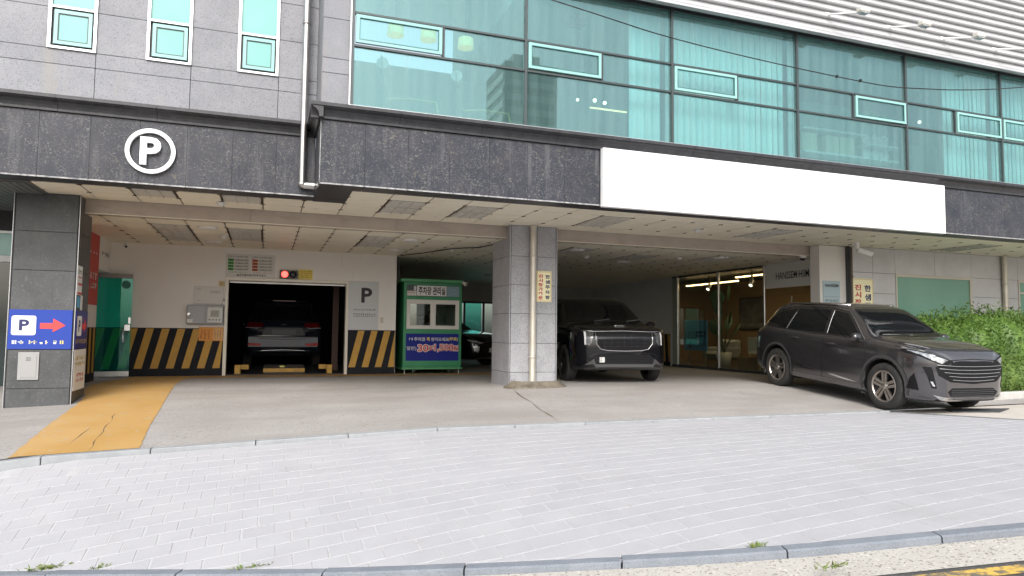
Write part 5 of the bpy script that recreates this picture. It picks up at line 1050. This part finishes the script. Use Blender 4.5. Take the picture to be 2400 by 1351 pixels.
# ---------------------------------------------------------------- hedge and planter
plt = B().prism([(11.55, 8.55), (20, 9.2), (20, 9.35), (11.6, 8.70)], 'z', -.35, -.02); plt.build('planter_kerb', M('planter_concrete', (.40, .39, .37), .8, col2=(.48, .47, .45), nscale=4), None, 'low concrete kerb along the foot of the hedge', 'kerb', bevel=.015, fixn=True)
B().prism([(11.6, 8.7), (20, 9.35), (20, 11.2), (10.95, 11.2), (10.95, 9.2)], 'z', -.3, -.05).build('planting_bed', EARTH, kind='structure', fixn=True)
def hedge(name, label, base, n, mat, ll, lw_, cards, seed, stems):
    rg = np.random.default_rng(seed); t = thing(name, label, 'hedge', (cards[0][0], cards[0][1], base)); off = Vector(t.location); V = []; F = []
    sel = rg.integers(0, len(cards), n); w_ = np.array([c[3]*c[4]*c[5] for c in cards]); sel = rg.choice(len(cards), n, p=w_/w_.sum())
    for k in range(n):
        cx, cy, cz, a, b_, c_ = cards[sel[k]]
        d = rg.normal(size=3); d /= np.linalg.norm(d); r_ = rg.uniform(.62, 1.03)**.6*(1+.10*math.sin(7*d[0]+5*d[2]+sel[k]))
        p = np.array([cx, cy, cz])+d*np.array([a, b_, c_])*r_; 
        if p[2] < base+.02: p[2] = base+.02+abs(p[2]-base)*.3
        ax = d*.55+rg.normal(size=3)*.55+np.array([0, -.1, -.28]); ax /= np.linalg.norm(ax); sd_ = np.cross(ax, rg.normal(size=3)); sd_ /= np.linalg.norm(sd_)
        l = ll*rg.uniform(.6, 1.35); ww = lw_*rg.uniform(.7, 1.3); q = p+ax*l; up = np.cross(sd_, ax)*l*.08; o = len(V)
        V += [tuple(p-np.array(off)), tuple(p+ax*l*.45+sd_*ww+up-np.array(off)), tuple(q-up-np.array(off)), tuple(p+ax*l*.45-sd_*ww+up-np.array(off))]; F.append((o, o+1, o+2, o+3))
    b = B(); b.add(V, F); b.build('foliage', mat, t)
    b = B()
    for k, (cx, cy, cz, a, b_, c_) in enumerate(cards): b.ball((cx-off.x, cy-off.y, cz-off.z), (a*.86, b_*.80, c_*.80), 14, 9)
    rj = np.random.default_rng(seed+9); b.v = [tuple(np.array(p)*1+rj.normal(size=3)*.03) for p in b.v]; b.build('inner_growth', mat, t)
    s = B()
    for k in range(stems):
        c = cards[k % len(cards)]; x = c[0]+rg.uniform(-.5, .5)*c[3]; y = c[1]+rg.uniform(-.5, .5)*c[4]; s.tube([(x-off.x, y-off.y, -.05), (x-off.x+rg.uniform(-.1, .1), y-off.y+rg.uniform(-.1, .1), (c[2]+c[5]*.5)-base)], [.018, .006], 5)
    s.build('stems', M('stem_brown', (.10, .075, .045), .8), t)
rear = []; rg0 = random.Random(5)
for k in range(17):
    x = 12.35+.42*k; top = 1.30+.22*min(1, k/3)+rg0.uniform(-.07, .09); rear.append((x, 10.3+rg0.uniform(-.15, .15), .62, .52, .75, top-.62))
hedge('tall_hedge', 'tall light green leafy hedge along the right wall', -.05, 52000, LEAF, .08, .0145, rear, 3, 30)
front = []
for k in range(16): front.append((12.2+.45*k, 9.15+.035*k+rg0.uniform(-.05, .05), .20, .46, .42, .36+rg0.uniform(-.04, .05)))
hedge('low_hedge', 'low clipped darker green hedge in front of the tall hedge', -.05, 34000, LEAF2, .04, .014, front, 4, 26)

# ---------------------------------------------------------------- upper showroom contents
for k, (x0, x1, lbl) in enumerate(((5.30, 5.86, 'narrow white vertical blind left of the second wide mullion'), (5.96, 8.32, 'wide white vertical blind filling the third glazed bay'), (8.42, 8.62, 'narrow gathered white blind at the left of the shelf bay'), (12.1, 13.28, 'white vertical blind in the right half of the fifth glazed bay'), (13.40, 15.75, 'white vertical blind in the rightmost glazed bay'))):
    t = thing('vertical_blind', lbl, 'blind', ((x0+x1)/2, 9.42, 3.76), group='vertical blinds of the upper floor'); n_ = max(2, int((x1-x0)/.115)); wsl = (x1-x0)/n_*1.14
    me = B().grid(lambda u, v: ((u-.5)*wsl, .012*math.sin(math.pi*u), .06+2.28*v), 4, 1).mesh('blind_slat', BLIND)
    B().box(-(x1-x0)/2, (x1-x0)/2, -.03, .03, 2.34, 2.37).build('head_rail', WHT, t)
    for q in range(n_): inst('blind_slat', me, t, (x0+(q+.5)*(x1-x0)/n_-(x0+x1)/2, 0, 0), (0, 0, R(random.uniform(6, 15))))
def lounge(x, y, rot, lbl):
    t = thing('lounge_chair', lbl, 'chair', (x, y, 3.74), (0, 0, R(rot)), group='bentwood lounge chairs upstairs')
    back = [(-.15, .42), (-.28, .62), (-.36, .86), (-.40, 1.10), (-.42, 1.30)]
    B().grid(lambda u, v: (np.interp(v, [0, .25, .5, .75, 1], [p[0] for p in back])+.02*math.cos(math.pi*(u-.5)), (u-.5)*.52, np.interp(v, [0, .25, .5, .75, 1], [p[1] for p in back])), 6, 12).build('backrest', CUSH, t)
    B().tube([(-.40, -.16, 1.20), (-.40, .16, 1.20)], .09, 12).build('head_cushion', CUSH, t)
    B().grid(lambda u, v: (-.15+.62*v, (u-.5)*.52, .42+.05*v-.05*math.sin(math.pi*v)), 6, 10).build('seat', CUSH, t)
    for s_ in (-1, 1):
        B().tube([(.42, s_*.30, .0), (-.35, s_*.30, .02), (-.45, s_*.30, .10)], .022, 8).build('leg', WOOD, t); B().tube([(.42, s_*.30, .02), (.46, s_*.30, .35), (.40, s_*.30, .58), (.0, s_*.30, .62), (-.30, s_*.30, .60)], .022, 8).build('armrest', WOOD, t)
    f = thing('footstool', 'matching footstool in front of the %s' % lbl.split(' in ')[0].split(' beside')[0], 'footstool', (x+.85*math.cos(R(rot)), y+.85*math.sin(R(rot)), 3.74), (0, 0, R(rot)))
    B().grid(lambda u, v: (-.25+.5*v, (u-.5)*.48, .40-.05*v), 4, 4).build('cushion', CUSH, f)
    for s_ in (-1, 1): B().tube([(-.2, s_*.22, 0), (-.18, s_*.22, .36), (.2, s_*.22, .32), (.22, s_*.22, 0)], .018, 8).build('leg', WOOD, f)
lounge(1.95, 10.15, -14, 'left lounge chair in the first glazed bay'); lounge(3.12, 10.25, -14, 'right lounge chair beside the first wide mullion')
for x, y, z, lbl in ((1.75, 10.35, 5.50, 'leftmost yellow pendant lamp behind the first vent window'), (2.28, 10.4, 5.53, 'middle yellow pendant lamp behind the first vent window'), (2.86, 10.3, 5.45, 'rightmost yellow pendant lamp, right of the first vent window')):
    t = thing('pendant_lamp', lbl, 'lamp', (x, y, z), group='yellow pendant lamps upstairs'); B().lathe([(.13, 0), (.12, .15), (.03, .17)], (0, 0, 0), 'z', 20).build('lamp_shade', LAMPY, t); B().tube([(0, 0, .16), (0, 0, 1.75)], .006, 5).build('cord', BLK, t)
t = thing('wall_shelf', 'white wall shelves holding boxes and plates in the fourth glazed bay', 'shelf', (11.0, 10.75, 4.2))
B().box(-1.15, .45, -.15, .15, .83, .87).build('shelf_board', WHT, t); B().box(.46, 1.35, -.15, .15, .66, .70).build('shelf_board', WHT, t); B().box(-1.15, 1.35, -.15, .15, .36, .40).build('shelf_board', WHT, t); B().box(-1.2, 1.4, .152, .17, -.3, 1.5).build('back_panel', M('panel_green_grey', (.35, .44, .40), .7), t)
for k, x in enumerate((10.05, 10.62, 11.0)): B().box(x-.2 if k != 1 else x-.17, x+.16, 10.63, 10.88, 4.605, 4.96).build('storage_box', M('box_beige', (.66, .60, .44), .7), None, '%s beige storage box on the upstairs wall shelf' % ('leftmost', 'middle', 'rightmost')[k], 'box', 'storage boxes upstairs')
for k in range(6):
    x, z = 11.65+.24*(k % 3), (4.905, 4.605)[k//3]; B().lathe([(0, 0), (.07, -.005), (.125, -.02), (.125, -.014), (.07, .002)], (x, 10.78, z+.125), 'y', 20).build('plate', WHT, None, '%s plate standing on the %s short shelf upstairs' % (('left', 'middle', 'right')[k % 3], ('upper', 'lower')[k//3]), 'plate', 'plates upstairs', fixn=True)
BULB = M('bulb_lit', (1, .90, .70), .4, emit=2.2)
for k, (x, z, r, lbl) in enumerate(((4.82, 4.86, .026, 'leftmost glowing bulb in the second glazed bay'), (5.14, 4.89, .034, 'middle glowing bulb in the second glazed bay'), (5.33, 4.87, .032, 'rightmost glowing bulb in the second glazed bay'))):
    t = thing('hanging_bulb', lbl, 'lamp', (x, 10.3, z), group='glowing bulbs upstairs'); B().ball((0, 0, 0), r, 12, 8).build('bulb', BULB, t); B().tube([(0, 0, r), (0, 0, 6.14-z)], .004, 5).build('cord', BLK, t)
B().box(5.05, 5.75, 10.28, 10.31, 4.745, 4.765).build('light_strip', M('strip_warm', (1, .78, .35), .4, emit=1.2), None, 'glowing yellow light strip left of the narrow blind', 'lamp')
t = thing('ceiling_spot', 'white downlight in the fifth glazed bay', 'lamp', (12.95, 10.6, 5.50)); B().tube([(0, 0, .64), (0, 0, .08)], .006, 5).build('cord', BLK, t); B().ball((0, 0, .0), (.035, .035, .035), 10, 8).build('bulb', BULB, t)
for k, (x, lbl) in enumerate(((4.6, 'dark speaker box at the ceiling of the second glazed bay'), (7.0, 'dark speaker box at the ceiling of the third glazed bay'))):
    t = thing('ceiling_speaker', lbl, 'speaker', (x, 9.9, 5.92), group='speakers under the upstairs ceiling'); B().box(-.13, .13, -.1, .1, .0, .12).build('cabinet', DKM, t, bevel=.01); B().tube([(0, 0, .12), (.05, 0, .22)], .015, 6).build('bracket', DKM, t)

# ---------------------------------------------------------------- ground floor showroom contents
for k, (y0, y1, x, z, lbl) in enumerate(((15.9, 18.4, 12.4, 2.44, 'long warm light strip at the showroom ceiling, left'), (13.6, 16.0, 12.4, 2.54, 'long warm light strip at the showroom ceiling, right'))):
    B().box(x-.02, x+.02, y0, y1, z, z+.03).build('light_strip', M('strip_amber', (1, .62, .28), .4, emit=7), None, lbl, 'lamp')
    ar = bpy.data.lights.new('strip_glow', 'AREA'); ar.shape = 'RECTANGLE'; ar.size = .1; ar.size_y = y1-y0; ar.energy = 9; ar.color = (1, .68, .38); ao = bpy.data.objects.new('strip_glow', ar); COL.objects.link(ao); ao.location = (x, (y0+y1)/2, z-.03)
for k, (y, x, lbl) in enumerate(((17.1, 12.3, 'black spotlight with lit lens in the left showroom pane'), (15.2, 12.3, 'black spotlight with lit lens in the right showroom pane'))):
    t = thing('track_spotlight', lbl, 'spotlight', (x, y, 2.28), group='showroom spotlights'); B().tube([(0, 0, .38), (0, 0, .12)], .03, 8).build('stem', BLK, t); B().tube([(.06, .02, .12), (-.06, -.02, .0)], [.045, .06], 12).build('lamp_can', BLK, t); B().tube([(-.062, -.021, -.002), (-.066, -.022, -.006)], .05, 12).build('lens', BULB, t)
t = thing('promotion_screen', 'pale blue display panel behind the left showroom pane', 'display', (11.75, 17.02, .36)); B().box(0, .03, -.56, .56, .12, 1.0).build('screen', M('panel_sky_blue', (.16, .36, .62), .5), t, bevel=.006); B().box(-.003, -.0005, -.50, -.02, .52, .68).build('headline_bar', M('bar_blue', (.03, .10, .34), .5), t); marks(WHT, t, -.45, -.1, .56, .63, -.005, 1, 6, seed=61, face='x'); marks(NAVY, t, -.5, .35, .22, .36, -.002, 1, 9, seed=62, face='x'); marks(NAVY, t, .05, .38, .45, .68, -.002, 3, 4, seed=63, face='x'); text('6월', NAVY, t, .2, .16, (-.003, .28, .28), (R(90), 0, R(-90)), .02); B().box(0, .02, -.5, -.46, -.32, .12).box(0, .02, .3, .34, -.32, .12).build('stand', STEEL, t)
t = thing('armchair', 'grey rounded armchair behind the left showroom pane', 'chair', (12.6, 16.95, .03)); B().box(-.35, .35, -.40, .40, .18, .42).build('seat', M('armchair_grey', (.30, .30, .28), .9), t, bevel=.06); B().box(.22, .42, -.42, .42, .30, .78).build('backrest', MATS['armchair_grey'], t, bevel=.07)
for s_ in (-1, 1): B().box(-.35, .30, s_*.36, s_*.36+.10*s_, .24, .56).build('armrest', MATS['armchair_grey'], t, bevel=.03, fixn=True)
for sx in (-.3, .35):
    for sy in (-.35, .35): B().tube([(sx, sy, 0), (sx, sy, .18)], .014, 6).build('leg', STEEL, t)
t = thing('potted_plant', 'large dark leaved plant between the two showroom panes', 'plant', (12.2, 16.3, .03)); B().lathe([(.0, 0), (.17, 0), (.22, .42), (.20, .42), (.18, .38), (0, .37)], (0, 0, 0), 'z', 20).build('pot', M('pot_pale', (.45, .43, .38), .6), t, fixn=True)
rgp = random.Random(9)
for k in range(12):
    a = rgp.uniform(0, 6.28) if k > 3 else (1.6, 4.6, 1.2, 5.0)[k]; hh = rgp.uniform(.9, 1.75) if k > 1 else (1.85, 1.95)[k]; sp_ = rgp.uniform(.15, .55) if k > 1 else .25; tip = Vector((math.cos(a)*sp_, math.sin(a)*sp_, hh)); st = Vector((0, 0, .38)); ll = rgp.uniform(.42, .62); d = (tip-st).normalized(); sd_ = Vector((-math.sin(a), math.cos(a), 0)).lerp(Vector((0, 1, 0)), .5).normalized()
    lf = B().tube([st, st.lerp(tip, .5)+Vector((0, 0, .06)), tip-d*ll*.2], .010, 5); lf.grid(lambda u, v: tuple(tip-d*ll*.2+d*ll*v+sd_*(u-.5)*(.42 if k < 2 else .26)*math.sin(math.pi*min(1, v*.93+.05))**.7+Vector((0, 0, -.05*v*v+.03*abs(u-.5)))), 4, 8); lf.build('leaf', LEAFD, t)
t = thing('framed_poster', 'dark framed group photograph on the tan showroom wall', 'picture', (14.58, 18.0, 1.10)); B().box(-.03, 0, -.62, .62, 0, 1.05).build('frame', BLK, t); B().box(-.034, -.031, -.57, .57, .05, 1.0).build('print', M('poster_print', (.05, .05, .06), .4, col2=(.16, .16, .18), nscale=5), t); marks(M('poster_white', (.35, .35, .36), .6), t, -.5, .5, .08, .24, -.036, 1, 8, seed=65, face='x')
t = thing('dining_table', 'pale table with splayed legs behind the right showroom pane', 'table', (12.5, 14.0, .03)); B().box(-.4, .4, -.75, .75, .70, .73).build('tabletop', M('table_pale', (.36, .38, .33), .3), t, bevel=.008)
for sx in (-1, 1):
    for sy in (-1, 1): B().tube([(sx*.25, sy*.55, .70), (sx*.34, sy*.70, 0)], .022, 6).build('leg', M('leg_grey', (.3, .3, .3), .5), t)
t = thing('dining_chair', 'pale shell chair in front of the showroom table', 'chair', (12.0, 14.55, .03)); B().grid(lambda u, v: (.22-.44*u if v < .5 else .22-.44*u, (-.20+.4*min(1, v*2)), .44+max(0, v*2-1)*.42), 4, 8).build('shell', M('chair_pale', (.42, .42, .39), .6), t)
for sx in (-.17, .17):
    for sy in (-.17, .17): B().tube([(sx, sy, .44), (sx*1.3, sy*1.3, 0)], .014, 6).build('leg', WOOD, t)
t = thing('cardboard_box', 'brown box on the floor behind the right showroom pane', 'box', (11.85, 14.85, .03)); B().box(-.16, .16, -.20, .20, 0, .34).build('carton', M('cardboard', (.30, .18, .10), .8), t, bevel=.004); B().box(-.02, .02, -.201, .201, .341, .3425).build('tape', M('tape_tan', (.45, .33, .2), .4), t)
t = thing('plant_vase', 'small vase with leafy twigs on the showroom table', 'vase', (12.45, 13.75, .76)); B().lathe([(0, 0), (.07, 0), (.09, .10), (.05, .17), (.055, .19)], (0, 0, 0), 'z', 16).build('vase', M('vase_green', (.12, .18, .14), .3), t)
lf = B()
for k in range(90):
    p = Vector((rgp.gauss(0, .10), rgp.gauss(0, .14), .30+abs(rgp.gauss(0, .10)))); a = rgp.uniform(0, 6.28); d = Vector((math.cos(a), math.sin(a), .4))*.05; s_ = Vector((-d.y, d.x, 0))*.35; lf.add([p, p+d*.5+s_, p+d, p+d*.5-s_], [(0, 1, 2, 3)])
lf.build('leaves', M('twig_leaf', (.10, .16, .05), .6), t)
t = thing('stair', 'dark diagonal stair seen through the showroom entrance', 'stair', (12.9, 12.6, .03)); B().prism([(-.9, 2.3), (.9, .5), (.9, .3), (-.9, 2.1)], 'x', .0, .06).build('stringer', BLK, t, fixn=True); B().tube([(-.02, -.9, 2.6), (-.02, .9, .9)], .02, 6).build('handrail', DKM, t)
for k in range(9): box('tread', DKM, t, .06, .9, -.88+.2*k, -.66+.2*k, 2.12-.2*k, 2.16-.2*k)
t = thing('directory_sign', 'pale blue directory board on the white corner wall', 'sign', (11.16, 11.298, 1.2)); B().box(-.225, .225, -.014, 0, 0, .90).build('board', M('board_pale_blue', (.36, .46, .50), .4), t, bevel=.002); text('HANSSEM', NAVY2, t, .36, .065, (0, -.0155, .80), weight=.03); B().box(-.2, .2, -.0155, -.0142, .565, .569).build('rule', DKM, t); marks(NAVY2, t, -.17, .17, .10, .52, -.0155, 6, 9, seed=71)

# ---------------------------------------------------------------- tower across the street (the glazing mirrors it)
t = thing('apartment_tower', 'distant apartment tower mirrored in the glazing beside the first wide mullion', 'building', (52, -122, -1.6))
B().box(-6, 6, -7, 6, 0, 60).build('tower_wall', M('tower_pale', (.34, .35, .35), .7), t); B().box(-3, 3, -4, 3, 60.01, 63).build('lift_housing', MATS['tower_pale'], t)
wb = B().box(-5.4, 5.4, 6.01, 6.15, 0, 1.5).mesh('window_band', M('tower_glass', (.05, .07, .08), .1, spec=.7)); wb2 = B().box(-6.15, -6.01, -6.2, 5.2, 0, 1.5).mesh('window_band', MATS['tower_glass'])
for k in range(19): inst('window_band', wb, t, (0, 0, 2.2+3*k)); inst('window_band', wb2, t, (0, 0, 2.2+3*k))
